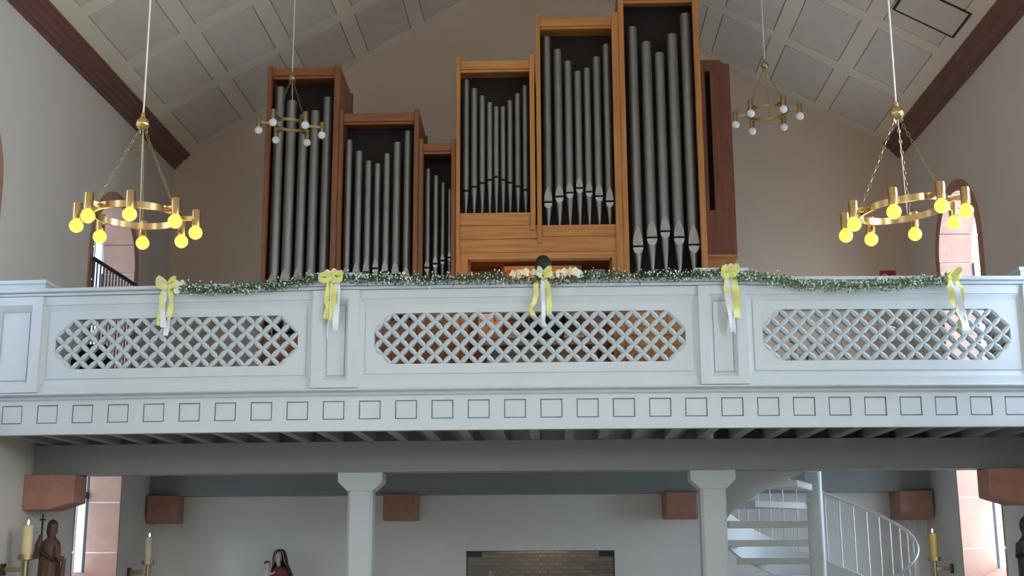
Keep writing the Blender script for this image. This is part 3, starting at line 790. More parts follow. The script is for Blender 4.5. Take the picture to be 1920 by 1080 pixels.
# console recess
MB().box(-1.15, -1.05, FY + .0, FY + .05, 3.12, 5.25).build('recess_jamb', pz, MO)
MB().box(.73, .80, FY + .0, FY + .05, 3.12, 5.25).build('recess_jamb', pz, MO)
MB().box(.80, .874, FY + .0, FY + .05, 3.12, 5.25).build('recess_jamb', M['pine_shade_z'], MO)
MB().box(-1.05, .73, FY + .0, FY + .05, 5.17, 5.25).build('recess_head', px_, MO)
for xs in ((-1.05, -1.02), (.70, .73)): MB().box(xs[0], xs[1], FY + .05, FY + .5, 3.12, 5.17).build('recess_side', M['pine_shade_z'], MO)
MB().box(-1.02, .70, FY + .48, FY + .5, 3.12, 5.17).build('recess_back', M['red_x'], MO)
MB().box(-1.02, .70, FY + .0, FY + .48, 5.14, 5.17).build('recess_ceiling', M['pine_shade_x'], MO)
# key desk, manuals, stop jambs, pedalboard
MB().box(-.92, .62, 14.28, FY + .05, 4.03, 4.09).build('key_desk', M['pine_shade_x'], MO)
for xx in (-.92, .56): MB().box(xx, xx + .06, 14.28, FY, 3.12, 4.03).build('desk_cheek', M['pine_shade_z'], MO)
for k in range(2):
    MB().box(-.55, .36, 14.30 + .13 * k, 14.44 + .13 * k, 4.095 + .06 * k, 4.125 + .06 * k).build('manual', M['ivory'], MO)
    kb = MB()
    for i in range(31):
        if i % 7 in (2, 6): continue
        kb.box(-.545 + .029 * i + .02, -.545 + .029 * i + .034, 14.36 + .13 * k, 14.44 + .13 * k, 4.125 + .06 * k, 4.137 + .06 * k)
    kb.build('black_keys', M['void'], MO)
st = MB().box(-.9, -.62, 14.55, FY, 4.10, 4.52).build('stop_jamb', px_, MO)
for a in range(4):
    for c2 in range(3):
        MB().lathe([(.012, 0), (.018, .008), (.012, .02)], (-.85 + .07 * a, 14.53, 4.18 + .1 * c2), 8).build('stop_knob', M['ivory'], st)
st = MB().box(.42, .60, 14.55, FY, 4.10, 4.52).build('stop_jamb', M['pine_shade_x'], MO)
for a in range(2):
    for c2 in range(3):
        MB().lathe([(.012, 0), (.018, .008), (.012, .02)], (.47 + .07 * a, 14.53, 4.18 + .1 * c2), 8).build('stop_knob', M['ivory'], st)
MB().prism([(14.62, 4.40), (14.64, 4.40), (14.74, 4.78), (14.72, 4.78)], 'x', -.56, .30).build('music_desk', px_, MO)
# reading lamp over the music desk
MB().box(-.575, .277, 14.90, 15.02, 5.088, 5.10).box(-.575, .277, 14.895, 14.905, 5.052, 5.10).box(-.60, -.575, 14.895, 15.02, 5.035, 5.10).box(.277, .296, 14.895, 15.02, 5.035, 5.10).build('desk_lamp_shade', px_, MO)
MB().tube([(-.51, 14.99, 5.078), (.22, 14.99, 5.078)], .006, 6).build('lamp_tube', M['lamp_warm'], MO)
MB().box(-.64, .36, 15.04, 15.06, 4.6, 5.135).build('lamp_board', M['red_x'], MO)
for i in range(13):
    MB().box(-.62 + .08 * i, -.595 + .08 * i, 13.75, 14.7, 3.16, 3.19).build('pedal_key', M['bench'], MO)
# lower doors to the right of the console (lit pine)
for k in range(2):
    xa, xb = (.95, 1.385) if k == 0 else (1.39, 1.825)
    dd = MB().box(xa, xb, FY + .0, FY + .03, 3.13, 4.85).build('lower_door', px_, MO)
    MB().box(xa + .05, xb - .05, FY - .012, FY + .0, 3.9, 4.20).box(xa + .05, xb - .05, FY - .012, FY + .0, 4.25, 4.80).build('door_field', px_, dd, bevel=.004)
MB().box(.945, 1.828, FY - .02, FY + .03, 4.20, 4.235).build('lower_rail', px_, MO)
# back case on the right (swell), stepped outlines and a dark slot
SY = 15.5
sw = MB().box(1.905, 2.045, SY, 16.5, 5.36, 8.03).box(2.115, 2.262, SY, 16.5, 5.36, 8.03).box(2.045, 2.115, SY, 16.5, 5.36, 5.955).box(2.045, 2.115, SY, 16.5, 7.87, 8.03).box(2.045, 2.115, SY + .25, 16.5, 5.955, 7.87)
sw_o = sw.build('swell_box', M['red_z'], MO)
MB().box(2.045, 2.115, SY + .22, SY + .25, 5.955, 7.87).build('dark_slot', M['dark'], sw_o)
MB().box(2.262, 2.385, SY + .06, 16.5, 5.36, 8.0).build('swell_side', M['red_z'], MO)
MB().box(2.262, 2.30, SY + .02, SY + .06, 5.36, 8.01).build('swell_strip', M['red_z'], MO)
MB().box(1.905, 2.385, SY - .012, 16.5, 5.335, 5.358).build('swell_floor', px_, MO)
MB().box(1.92, 2.06, SY - .01, SY, 5.42, 5.90).build('swell_panel', M['pine_shade_z'], MO)
MB().prism([(1.92, 3.12), (2.0, 3.12), (2.0, 5.0), (2.25, 5.335), (1.92, 5.335)], 'y', 15.6, 16.4).build('swell_bracket', px_, MO)

# organ bench and organist
B = thing('organ_bench', 'plain light wooden organ bench under the seated organist', 'bench', (-.14, 13.62, 3.12))
MB().box(-.80, .52, 13.42, 13.80, 3.86, 3.92).build('seat', M['bench'], B, bevel=.006)
for xx in (-.74, .42):
    MB().box(xx, xx + .05, 13.46, 13.76, 3.12, 3.86).build('leg', M['bench'], B)
MB().box(-.69, .42, 13.58, 13.62, 3.62, 3.84).build('stretcher', M['bench'], B)

H = thing('person', 'organist with short dark hair seated at the organ with back turned, in black', 'person', (-.11, 13.62, 3.92))
J = {}
px0, py0, pz0 = -.11, 13.60, 4.02
joints = [((px0, py0, pz0), (.15, .11)), ((px0, py0 - .01, pz0 + .16), (.135, .10)), ((px0, py0 + .0, pz0 + .36), (.15, .105)), ((px0, py0 + .02, pz0 + .50), (.11, .08)),
          ((px0, py0 + .035, pz0 + .60), .055), ((px0, py0 + .05, pz0 + .68), .06), ((px0, py0 + .06, pz0 + .78), (.078, .092)), ((px0, py0 + .055, pz0 + .86), (.066, .08))]
edges = [(0, 1), (1, 2), (2, 3), (3, 4), (4, 5), (5, 6), (6, 7)]
def limb(pts, root):
    prev = root
    for p, r in pts:
        joints.append((p, r)); edges.append((prev, len(joints) - 1)); prev = len(joints) - 1
    return prev
jk = []
for s in (-1, 1):
    arm = [((px0 + s * .185, py0 + .02, pz0 + .47), .055), ((px0 + s * .26, py0 + .10, pz0 + .25), .043), ((px0 + s * .21, py0 + .42, pz0 + .16), .032), ((px0 + s * .20, py0 + .60, pz0 + .15), .026)]
    h0 = limb(arm, 3)
    palm = limb([((px0 + s * .20, py0 + .66, pz0 + .155), (.036, .016))], h0)
    for q, (dx, ln) in enumerate(((-.03, .07), (-.01, .082), (.01, .078), (.03, .06))):
        limb([((px0 + s * .20 + dx, py0 + .70, pz0 + .157), .009), ((px0 + s * .20 + dx * 1.15, py0 + .70 + ln * .5, pz0 + .152), .0085), ((px0 + s * .20 + dx * 1.2, py0 + .70 + ln, pz0 + .125), .0075)], palm)
    limb([((px0 + s * .155, py0 + .66, pz0 + .148), .0105), ((px0 + s * .14, py0 + .70, pz0 + .13), .009)], h0)
    limb([((px0 + s * .10, py0 + .06, pz0 - .03), .085), ((px0 + s * .13, py0 + .40, pz0 - .02), .065), ((px0 + s * .13, py0 + .46, pz0 - .40), .05), ((px0 + s * .13, py0 + .44, pz0 - .74), .036), ((px0 + s * .13, py0 + .58, pz0 - .80), (.038, .028))], 0)
skin('body', joints, edges, 0, M['skin'], H, 2)
# jacket and trousers over the body
jj = [((px0, py0, pz0 - .02), (.175, .135)), ((px0, py0 - .01, pz0 + .16), (.165, .13)), ((px0, py0, pz0 + .36), (.18, .13)), ((px0, py0 + .02, pz0 + .50), (.135, .10)), ((px0, py0 + .033, pz0 + .57), .072)]
je = [(0, 1), (1, 2), (2, 3), (3, 4)]
for s in (-1, 1):
    k = len(jj)
    jj += [((px0 + s * .19, py0 + .02, pz0 + .46), .075), ((px0 + s * .265, py0 + .10, pz0 + .25), .06), ((px0 + s * .21, py0 + .42, pz0 + .16), .045), ((px0 + s * .20, py0 + .57, pz0 + .15), .038)]
    je += [(3, k), (k, k + 1), (k + 1, k + 2), (k + 2, k + 3)]
skin('jacket', jj, je, 0, M['jacket'], H, 2)
tj = [((px0, py0, pz0 - .01), (.18, .13))]; te = []
for s in (-1, 1):
    k = len(tj)
    tj += [((px0 + s * .10, py0 + .06, pz0 - .02), .10), ((px0 + s * .13, py0 + .40, pz0 - .02), .08), ((px0 + s * .13, py0 + .46, pz0 - .38), .065), ((px0 + s * .13, py0 + .44, pz0 - .70), .052)]
    te += [(0, k), (k, k + 1), (k + 1, k + 2), (k + 2, k + 3)]
skin('trousers', tj, te, 0, M['trousers'], H, 1)
for s in (-1, 1):
    MB().ell((px0 + s * .13, py0 + .55, pz0 - .83), .045, .13, .045, 10, 6).build('shoe', M['void'], H, smooth=True)
    MB().ell((px0 + s * .087, py0 + .055, pz0 + .735), .014, .024, .036, 8, 6).build('ear', M['skin'], H, smooth=True)
hb = MB(); hx, hy, hz = px0, py0 + .05, pz0 + .795
rings = []
for t in range(9):
    a = -0.62 + (PI / 2 + .60) * t / 8
    rr = cos(a) if t < 8 else .02
    zz = sin(a)
    rings.append([(hx + .098 * rr * cos(2 * PI * k / 16), hy + (.098 if sin(2 * PI * k / 16) > 0 else .108) * rr * sin(2 * PI * k / 16), hz + .117 * zz + (.07 if (sin(2 * PI * k / 16) > .45 and t < 4) else 0) * (1 - t / 4 if t < 4 else 0)) for k in range(16)])
hb.loft(rings).build('hair', M['hair'], H, smooth=True)
MB().ell((px0, py0 + .15, pz0 + .74), .014, .022, .02, 8, 6).build('nose', M['skin'], H, smooth=True)

# ------------------------------------------------------------------ chandeliers
def chain(b, p0, p1, link=.046, w=.009, r=.0021):
    p0, p1 = Vector(p0), Vector(p1); L = (p1 - p0).length; n = max(2, int(L / (link * .78))); t = (p1 - p0) / L
    u = t.cross(Vector((.3, .8, .1))).normalized(); v = t.cross(u)
    for i in range(n):
        c = p0 + t * (L * (i + .5) / n); a = u if i % 2 else v
        h = L / n * .62
        pts = [c + t * (h * cos(2 * PI * k / 8)) + a * (w * sin(2 * PI * k / 8)) for k in range(8)]
        b.tube(pts, r, 4, closed=True)
rad = math.radians
def chandelier(label, xc, yc, zr, rr, R, n, a0, zball, lit, tx, group):
    """ring with n arms, sockets and globe bulbs, hung on three chains from a brass ball"""
    zc_ = ZAPEX - SLOPE * abs(xc - XC)
    t = thing('chandelier', label, 'chandelier', (xc, yc, zr - .15), group)
    br = M['brass'] if lit else M['brass_dull']
    a0 = a0 - math.atan2(xc, yc)             # seen from the nave axis
    def T(x, y, z): return (x, y, z + tx * (x - xc))
    MB().tube([(xc, yc, zball), (xc, yc, zc_ + .03)], .006, 8).build('cable', M['rod'], t)
    MB().lathe([(.0, 0), (.05, .02), (.05, .05), (.01, .07)], (xc, yc, zc_ - .06), 12).build('ceiling_rose', br, t, smooth=True)
    ball = MB().ell((xc, yc, zball), .046, .046, .046, 16, 10).lathe([(.008, .04), (.016, .045), (.014, .075), (.008, .08)], (xc, yc, zball), 10).build('ball', br, t, smooth=True)
    hk = MB()
    for k in range(3):
        a = a0 + 2 * PI / n * 2 + k * 2 * PI / 3
        hk.tube([(xc + .03 * cos(a), yc + .03 * sin(a), zball - .035), (xc + .035 * cos(a), yc + .035 * sin(a), zball - .06), (xc + .022 * cos(a), yc + .022 * sin(a), zball - .066)], .004, 5)
    hk.build('hooks', br, ball)
    # ring band
    bh, bt = .045 if lit else .035, .008
    ns = 48
    rings = []
    for k in range(ns):
        a = 2 * PI * k / ns
        rings.append([T(xc + q * cos(a), yc + q * sin(a), zr + z) for q, z in ((rr - bt, -bh / 2), (rr + bt, -bh / 2), (rr + bt, bh / 2), (rr - bt, bh / 2))])
    MB().loft(rings, closed=True).build('ring', br, t, smooth=True)
    for k in range(3):
        a = math.radians((83, 203, -37)[k]) - math.atan2(xc, yc)
        c = MB(); chain(c, (xc + .025 * cos(a), yc + .025 * sin(a), zball - .06), T(xc + rr * cos(a), yc + rr * sin(a), zr + bh / 2 + .02))
        ch = c.build('chain', M['brass_dull'], t, smooth=True)
        p = T(xc + rr * cos(a), yc + rr * sin(a), zr + bh / 2)
        MB().lathe([(.009, 0), (.009, .014), (.004, .02)], p, 8).build('chain_stud', br, t)
    aw = rad(86) - math.atan2(xc, yc)
    MB().tube([(xc + .005, yc, zball - .04), T(xc + (rr - .012) * cos(aw), yc + (rr - .012) * sin(aw), zr + .03)], .0022, 5).build('wire', M['rod'] if lit else br, t)
    for k in range(n):
        a = a0 + 2 * PI * k / n
        ca, sa = cos(a), sin(a)
        p0 = Vector(T(xc + (rr + bt) * ca, yc + (rr + bt) * sa, zr)); p1 = Vector(T(xc + (R - .025) * ca, yc + (R - .025) * sa, zr))
        s_ = Vector((-sa, ca, 0)) * .011; u_ = Vector((0, 0, .014))
        MB().loft([[p + s_ + u_, p - s_ + u_, p - s_ - u_, p + s_ - u_] for p in (p0, p1)]).build('arm', br, t)
        c = T(xc + R * ca, yc + R * sa, zr)
        sk = MB().lathe([(.0, .062), (.028, .062), (.03, .058), (.03, -.052), (.026, -.052), (.026, -.04), (.0, -.04)], c, 16).build('socket', br, t, smooth=True)
        bm = MB(); br_ = .047
        bm.lathe([(.018, -.045), (.024, -.056)] + [(br_ * sin(q), -.056 - br_ * .85 - br_ * cos(PI - q) * -1 * -1) for q in ()] + [(br_ * sin(PI * j / 10), -.097 + br_ * cos(PI * j / 10)) for j in range(2, 11)], c, 16)
        bm.build('bulb', M['bulb_on'] if lit else M['bulb_off'], sk, smooth=True)
        if lit:
            ld = bpy.data.lights.new('bulb_light', 'POINT'); ld.energy = .55; ld.color = (1, .66, .25); ld.shadow_soft_size = .05
            lo = bpy.data.objects.new('bulb_light', ld); C.objects.link(lo); lo.parent = sk; lo.location = Vector(c) + Vector((0, 0, -.165)) - Vector(t.location)
    return t
rad = math.radians
chandelier('lit brass ring chandelier with yellow globe bulbs hanging before the left wall', -2.82, 8.0, 3.868, .288, .39, 8, rad(-97), 4.525, True, -.02, 'large lit chandeliers')
chandelier('lit brass ring chandelier with yellow globe bulbs hanging before the right wall', 2.34, 8.0, 3.835, .288, .39, 8, rad(-99), 4.51, True, .10, 'large lit chandeliers')
chandelier('small unlit brass chandelier with white globe bulbs before the left organ case', -3.09, 13.8, 6.60, .20, .37, 6, rad(-3), 7.19, False, -.045, 'small unlit chandeliers over the gallery')
chandelier('small unlit brass chandelier with white globe bulbs right of the tall organ case', 2.535, 13.8, 6.655, .24, .37, 6, rad(0), 7.245, False, .06, 'small unlit chandeliers over the gallery')

# ------------------------------------------------------------------ wedding flowers on the rail
GP = [(-3.718, 4.245), (-3.414, 4.211), (-3.087, 4.231), (-2.761, 4.241), (-2.546, 4.275), (-2.331, 4.310), (-2.115, 4.312), (-1.792, 4.290), (-1.363, 4.284), (-.937, 4.280), (-.512, 4.282), (-.088, 4.285), (.334, 4.287), (.756, 4.288), (1.177, 4.29), (1.546, 4.295), (1.731, 4.312), (1.913, 4.269), (2.123, 4.252), (2.435, 4.192), (2.749, 4.173), (3.065, 4.171), (3.488, 4.197), (3.861, 4.234)]
def gz(x):
    for (xa, za), (xb, zb) in zip(GP[:-1], GP[1:]):
        if xa <= x <= xb: return za + (zb - za) * (x - xa) / (xb - xa)
    return GP[0][1] if x < GP[0][0] else GP[-1][1]
def garland(xa, xb, label, dens, lm='leaf'):
    t = thing('garland', label, 'garland', ((xa + xb) / 2, bowy((xa + xb) / 2) - .1, gz((xa + xb) / 2) - .05), 'leafy garlands along the gallery rail')
    pts = [(xa + (xb - xa) * i / 24, bowy(xa + (xb - xa) * i / 24) - .085, gz(xa + (xb - xa) * i / 24)) for i in range(25)]
    MB().tube(pts, .007, 5).build('stem', M['leaf'], t)
    lf, bl_ = MB(), MB()
    n = int((xb - xa) * dens)
    for i in range(n):
        x = xa + (xb - xa) * random.random()
        a = random.uniform(-PI, PI); d = random.random() ** .7 * .06
        c = Vector((x, bowy(x) - .085 - abs(d * sin(a)) * .8, gz(x) + d * cos(a) * .95))
        v = Vector((random.gauss(0, 1), random.gauss(-.5, .7), random.gauss(.1, .8))).normalized() * random.uniform(.02, .042)
        s = v.cross(Vector((random.gauss(0, 1), random.gauss(0, 1), random.gauss(0, 1)))).normalized() * random.uniform(.006, .013)
        lf.add([c, c + v * .5 + s, c + v, c + v * .5 - s], [(0, 1, 2, 3)])
        if random.random() < .17:
            c2 = c + v * 1.1 + Vector((0, -.012, random.uniform(-.02, .02))); r = random.uniform(.004, .0095)
            bl_.ell(c2, r, r, r * 1.3, 5, 3)
    lf.build('foliage', M[lm], t, kind='stuff'); bl_.build('blossoms', M['bloom'], t, kind='stuff')
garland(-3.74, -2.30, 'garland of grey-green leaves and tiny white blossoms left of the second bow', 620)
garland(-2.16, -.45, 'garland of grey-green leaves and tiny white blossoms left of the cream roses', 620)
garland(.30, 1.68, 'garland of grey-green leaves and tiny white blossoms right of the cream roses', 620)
garland(1.80, 3.88, 'sagging garland of green leaves and white blossoms in front of the red sign', 760, 'leaf_lit')

def rose(parent, c, r, yaw=0, pitch=-.4):
    """an open rose: cupped rings of overlapping petals"""
    b = MB(); f = Vector((sin(yaw) * cos(pitch), -cos(yaw) * cos(pitch), -sin(pitch))).normalized()
    u = f.cross(Vector((0, 0, 1))).normalized(); v = u.cross(f); c = Vector(c); n = 15
    def ring(h, q, wv=0.0, ph=0.0):
        return [c + f * (r * (h + wv * cos(5 * (2 * PI * k / n) + ph))) + (u * cos(2 * PI * k / n) * .9 + v * sin(2 * PI * k / n) * 1.1) * (r * q * (1 + wv * .6 * sin(5 * (2 * PI * k / n) + ph))) for k in range(n)]
    b.loft([ring(-.75, .12), ring(-.6, .5), ring(-.2, .88), ring(.12, 1.0, .10), ring(.16, .98, .10), ring(-.05, .80, .06), ring(-.1, .66), ring(.10, .72, .08, 1.), ring(.13, .69, .08, 1.), ring(-.02, .48), ring(.0, .40), ring(.22, .44, .08, 2.), ring(.24, .40, .08, 2.), ring(.12, .2), ring(.2, .12)])
    return b.build('rose', M['rose'], parent, smooth=True)
def ribbon(parent, name, pts, w, m, wob=0, seed=0):
    """a hanging ribbon: pts of (x, dy, z), width w, gentle folds"""
    rnd = random.Random(seed); L, R_ = [], []
    # resample
    P = []
    for (a, b_) in zip(pts[:-1], pts[1:]):
        for k in range(5): P.append(Vector(a).lerp(Vector(b_), k / 5))
    P.append(Vector(pts[-1]))
    for i, p in enumerate(P):
        tw = sin(i * .55 + seed) * wob
        ww = w * (1 - .12 * abs(sin(i * .4 + seed)))
        y0 = bowy(p.x)
        L.append((p.x - ww / 2 * cos(tw), y0 + p.y - ww / 2 * sin(tw), p.z)); R_.append((p.x + ww / 2 * cos(tw), y0 + p.y + ww / 2 * sin(tw), p.z))
    return MB().strip(L, R_).build(name, m, parent, smooth=True)
def loop(parent, c, dx, dz, w, m, seed=0):
    """one bow loop: a folded teardrop strip"""
    pts = []
    y0 = bowy(c[0]) + c[1]
    n = 12
    L, R_ = [], []
    for i in range(n + 1):
        a = 2 * PI * i / n
        s = (1 - cos(a)) / 2
        off = sin(a) * .5
        x = c[0] + dx * s; z = c[2] + dz * s + off * w * .9
        L.append((x, y0 - .02 - .035 * sin(a * .5), z - w * .28)); R_.append((x + .008, y0 - .045 - .035 * sin(a * .5), z + w * .42))
    MB().strip(L, R_).build('bow_loop', m, parent, smooth=True)
def bow(label, x, z, loops, tails, roses, knot=True):
    loops = [(dx * 1.12, dz * 1.1, w * 1.25, m) for dx, dz, w, m in loops]
    tails = [(p, w * 1.28, m) for p, w, m in tails]
    roses = [(dx, dz, r * 1.12) for dx, dz, r in roses]
    t = thing('ribbon_bow', label, 'bow', (x, bowy(x) - .1, z), 'yellow organza bows on the gallery rail')
    for i, (dx, dz, w, m) in enumerate(loops): loop(t, (x, -.075, z), dx, dz, w, M[m], i)
    for i, (pts, w, m) in enumerate(tails): ribbon(t, 'ribbon_tail', [(x + a, -.075 - .008 * (i % 3) + c_, z + b_) for a, c_, b_ in pts], w, M[m], .5, i)
    if knot: MB().ell((x, bowy(x) - .1, z), .018, .014, .02, 8, 6).build('knot', M['ribbon_y'], t, smooth=True)
    for i, (dx, dz, r) in enumerate(roses): rose(t, (x + dx, bowy(x + dx) - .105, z + dz), r, random.uniform(-.5, .5), random.uniform(-.5, .1))
    return t
Y_, W_ = 'ribbon_y', 'ribbon_w'
bow('leftmost yellow organza bow with three cream roses at the start of the garland', -3.885, 4.262,
    [(-.10, .035, .06, Y_), (.085, .045, .06, Y_), (-.085, .06, .05, W_)],
    [([(-.02, 0, -.01), (-.05, -.012, -.10), (-.055, -.004, -.25), (-.06, -.012, -.40)], .052, Y_), ([(.025, 0, -.01), (.04, -.012, -.10), (.045, -.004, -.20), (.03, -.01, -.31)], .046, Y_), ([(-.03, .01, -.02), (-.04, .004, -.20), (-.02, 0, -.42)], .05, W_), ([(.03, .005, -.28), (.015, .0, -.40), (.0, 0, -.50)], .04, W_)],
    [(.10, .012, .038), (.155, .018, .036), (.105, -.045, .034), (.132, -.012, .018)])
bow('yellow organza bow with cream roses before the left organ cases', -2.215, 4.31,
    [(-.11, -.005, .055, Y_), (.11, -.0, .065, Y_)],
    [([(-.01, 0, -.02), (-.03, -.015, -.14), (-.045, -.005, -.22), (-.015, -.015, -.30), (-.05, -.01, -.36), (-.04, 0, -.41)], .05, Y_), ([(.03, 0, -.02), (.025, -.012, -.15), (.02, -.004, -.28), (.03, -.01, -.43)], .06, Y_), ([(.06, .006, -.03), (.07, 0, -.22), (.055, -.004, -.40), (.055, 0, -.53)], .05, W_), ([(.0, -.02, -.02), (-.002, -.022, -.25), (-.006, -.02, -.40), (-.022, -.02, -.48), (-.024, -.02, -.6)], .009, W_)],
    [(-.035, .045, .036), (.03, .055, .036), (-.02, .012, .034), (.045, .02, .034)])
bow('yellow organza bow among the row of cream roses below the organist', -.10, 4.31,
    [(-.055, .03, .055, Y_), (.075, .03, .055, Y_), (-.06, .02, .04, W_)],
    [([(-.02, 0, -.02), (-.07, -.012, -.09), (-.065, -.004, -.18), (-.085, -.01, -.27), (-.125, -.006, -.34), (-.09, 0, -.41)], .042, Y_), ([(.03, 0, -.02), (.045, -.012, -.12), (.06, -.004, -.24), (.06, -.01, -.32), (.06, 0, -.40)], .046, Y_), ([(.0, -.01, -.02), (.0, -.014, -.18), (.005, -.01, -.34), (.0, -.01, -.47), (.02, -.01, -.52)], .036, W_)], [])
bow('yellow organza bow with cream roses beside the tall right organ case', 1.745, 4.30,
    [(-.085, .01, .065, Y_), (.075, .035, .065, Y_)],
    [([(.045, 0, -.01), (.05, -.012, -.12), (.055, -.004, -.30), (.06, -.01, -.44)], .062, Y_), ([(-.03, 0, -.02), (-.035, -.008, -.15), (-.0, -.002, -.30)], .05, Y_), ([(-.02, .006, -.02), (-.03, 0, -.22), (.0, -.004, -.42), (.01, 0, -.58)], .055, W_), ([(.012, -.02, -.02), (.016, -.02, -.30), (.03, -.02, -.6)], .009, W_)],
    [(-.035, .058, .034), (.012, .06, .038), (.05, .035, .036)])
bow('rightmost yellow organza bow with ribbons trailing over the lattice below the right window', 3.93, 4.255,
    [(-.055, -.0, .07, Y_), (.075, .03, .07, Y_), (-.05, -.05, .06, Y_)],
    [([(.03, 0, .0), (.075, -.012, -.08), (.08, -.004, -.22), (.05, -.01, -.34), (.085, -.004, -.42), (.05, 0, -.50)], .06, Y_), ([(-.02, 0, -.02), (-.02, -.012, -.12), (.0, -.004, -.25), (.035, 0, -.31)], .045, Y_), ([(.03, .008, -.03), (.05, 0, -.25), (.10, 0, -.45), (.12, 0, -.57)], .075, W_), ([(.02, -.02, -.1), (.03, -.02, -.3), (.055, -.02, -.45), (.075, -.02, -.6)], .012, W_)],
    [(-.03, .03, .032), (.06, .045, .034)])
A = thing('rose_arrangement', 'row of ten cream roses with dark leaves on the rail before the organist', 'flowers', (-.08, bowy(0) - .06, 4.29))
for (x, z) in [(-.397, 4.307), (-.339, 4.309), (-.264, 4.327), (-.185, 4.318), (-.02, 4.298), (.055, 4.309), (.113, 4.322), (.172, 4.330), (.222, 4.328), (.262, 4.304)]:
    rose(A, (x, bowy(x) - .11, z + .008), random.uniform(.038, .043), random.uniform(-.8, .8), random.uniform(-.2, .4))
lf = MB(); bl_ = MB()
for i in range(520):
    x = random.uniform(-.44, .32); c = Vector((x, bowy(x) - random.uniform(.05, .11), 4.275 + random.gauss(0, .022)))
    v = Vector((random.gauss(0, 1), random.gauss(-.4, .7), random.gauss(-.1, .8))).normalized() * random.uniform(.02, .042)
    s = v.cross(Vector((random.gauss(0, 1), random.gauss(0, 1), random.gauss(0, 1)))).normalized() * random.uniform(.006, .013)
    lf.add([c, c + v * .5 + s, c + v, c + v * .5 - s], [(0, 1, 2, 3)])
    if i % 12 == 0: bl_.ell(c + v, .008, .008, .01, 5, 3)
lf.build('foliage', M['leaf'], A, kind='stuff'); bl_.build('blossoms', M['bloom'], A, kind='stuff')
# lantern of clear glass on the rail
Ln = thing('tealight_holder', 'small clear glass candle holder on the rail right of the cream roses', 'candle holder', (.447, bowy(.447) + .06, 4.284))
yl = bowy(.447) + .06
MB().box(.375, .52, yl - .05, yl + .05, 4.284, 4.296).box(.375, .381, yl - .05, yl + .05, 4.296, 4.385).box(.514, .52, yl - .05, yl + .05, 4.296, 4.385).box(.381, .514, yl - .05, yl - .044, 4.296, 4.385).box(.381, .514, yl + .044, yl + .05, 4.296, 4.385).build('glass_body', M['clear'], Ln, bevel=.003)
MB().lathe([(.0, 0), (.026, 0), (.026, .022), (.004, .022), (.003, .032)], (.41, yl, 4.297), 12).lathe([(.0, 0), (.026, 0), (.026, .022), (.004, .022), (.003, .032)], (.475, yl, 4.297), 12).build('candle', M['wax'], Ln)
# two thin white cords hanging over the parapet
tag(MB().tube([(-.452, bowy(.45) - .06, 4.285), (-.454, bowy(.45) - .062, 4.20), (-.465, bowy(.45) - .03, 4.0)], .0022, 5).build('white_cord', M['rod']), 'thin white cord hanging over the parapet left of the cream roses', 'cord', 'white cords over the parapet')
tag(MB().tube([(.310, bowy(.31) - .06, 4.285), (.311, bowy(.31) - .062, 4.23), (.322, bowy(.31) - .03, 3.965)], .0026, 5).build('white_cord', M['rod']), 'thin white cord hanging over the parapet right of the cream roses', 'cord', 'white cords over the parapet')

# ------------------------------------------------------------------ things on the gallery
R_ = thing('railing', 'black iron railing across the left window at gallery level', 'railing', (-5.66, 15.55, 3.12))
MB().tube([(-5.70, 14.72, 5.225), (-5.70, 16.55, 5.225)], .026, 8).build('handrail', M['iron'], R_)
MB().tube([(-5.70, 14.72, 3.30), (-5.70, 16.55, 3.30)], .015, 6).build('lower_rail', M['iron'], R_)
for i in range(17):
    y = 14.74 + 1.79 * i / 16
    e = i in (0, 16)
    MB().tube([(-5.70, y, 3.12 if e else 3.30), (-5.70, y, 5.21)], .016 if e else .010, 6).build('baluster', M['iron'], R_)
Sg = thing('sign', 'small red emergency telephone sign on the back wall above the right parapet', 'sign', (4.93, YB - .012, 5.5))
MB().box(4.812, 5.04, YB - .014, YB - .002, 5.435, 5.665).build('sign_board', M['sign_red'], Sg)
s_ = MB(); n = 12; up, lo = [], []
ring = []
for i in range(n + 1):
    a = rad(20) + rad(140) * i / n
    ring.append([(4.88 + q * cos(a), y_, 5.575 + q * sin(a) * .9) for q, y_ in ((.030, YB - .014), (.046, YB - .014), (.046, YB - .017), (.030, YB - .017))])
s_.loft(ring)
for sx in (-1, 1): s_.box(4.88 + sx * .04 - .014, 4.88 + sx * .04 + .014, YB - .017, YB - .014, 5.562, 5.592)
s_.box(4.862, 4.898, YB - .017, YB - .014, 5.50, 5.575); s_.build('handset_symbol', M['sign_white'], Sg)
s_ = MB()
for k in range(3):
    cx = 4.975 + .018 * k
    s_.prism([(cx - .006, 5.53), (cx + .008, 5.53), (cx + .012, 5.56), (cx + .002, 5.60), (cx - .008, 5.565)], 'y', YB - .017, YB - .014)
s_.build('flame_symbol', M['sign_white'], Sg)

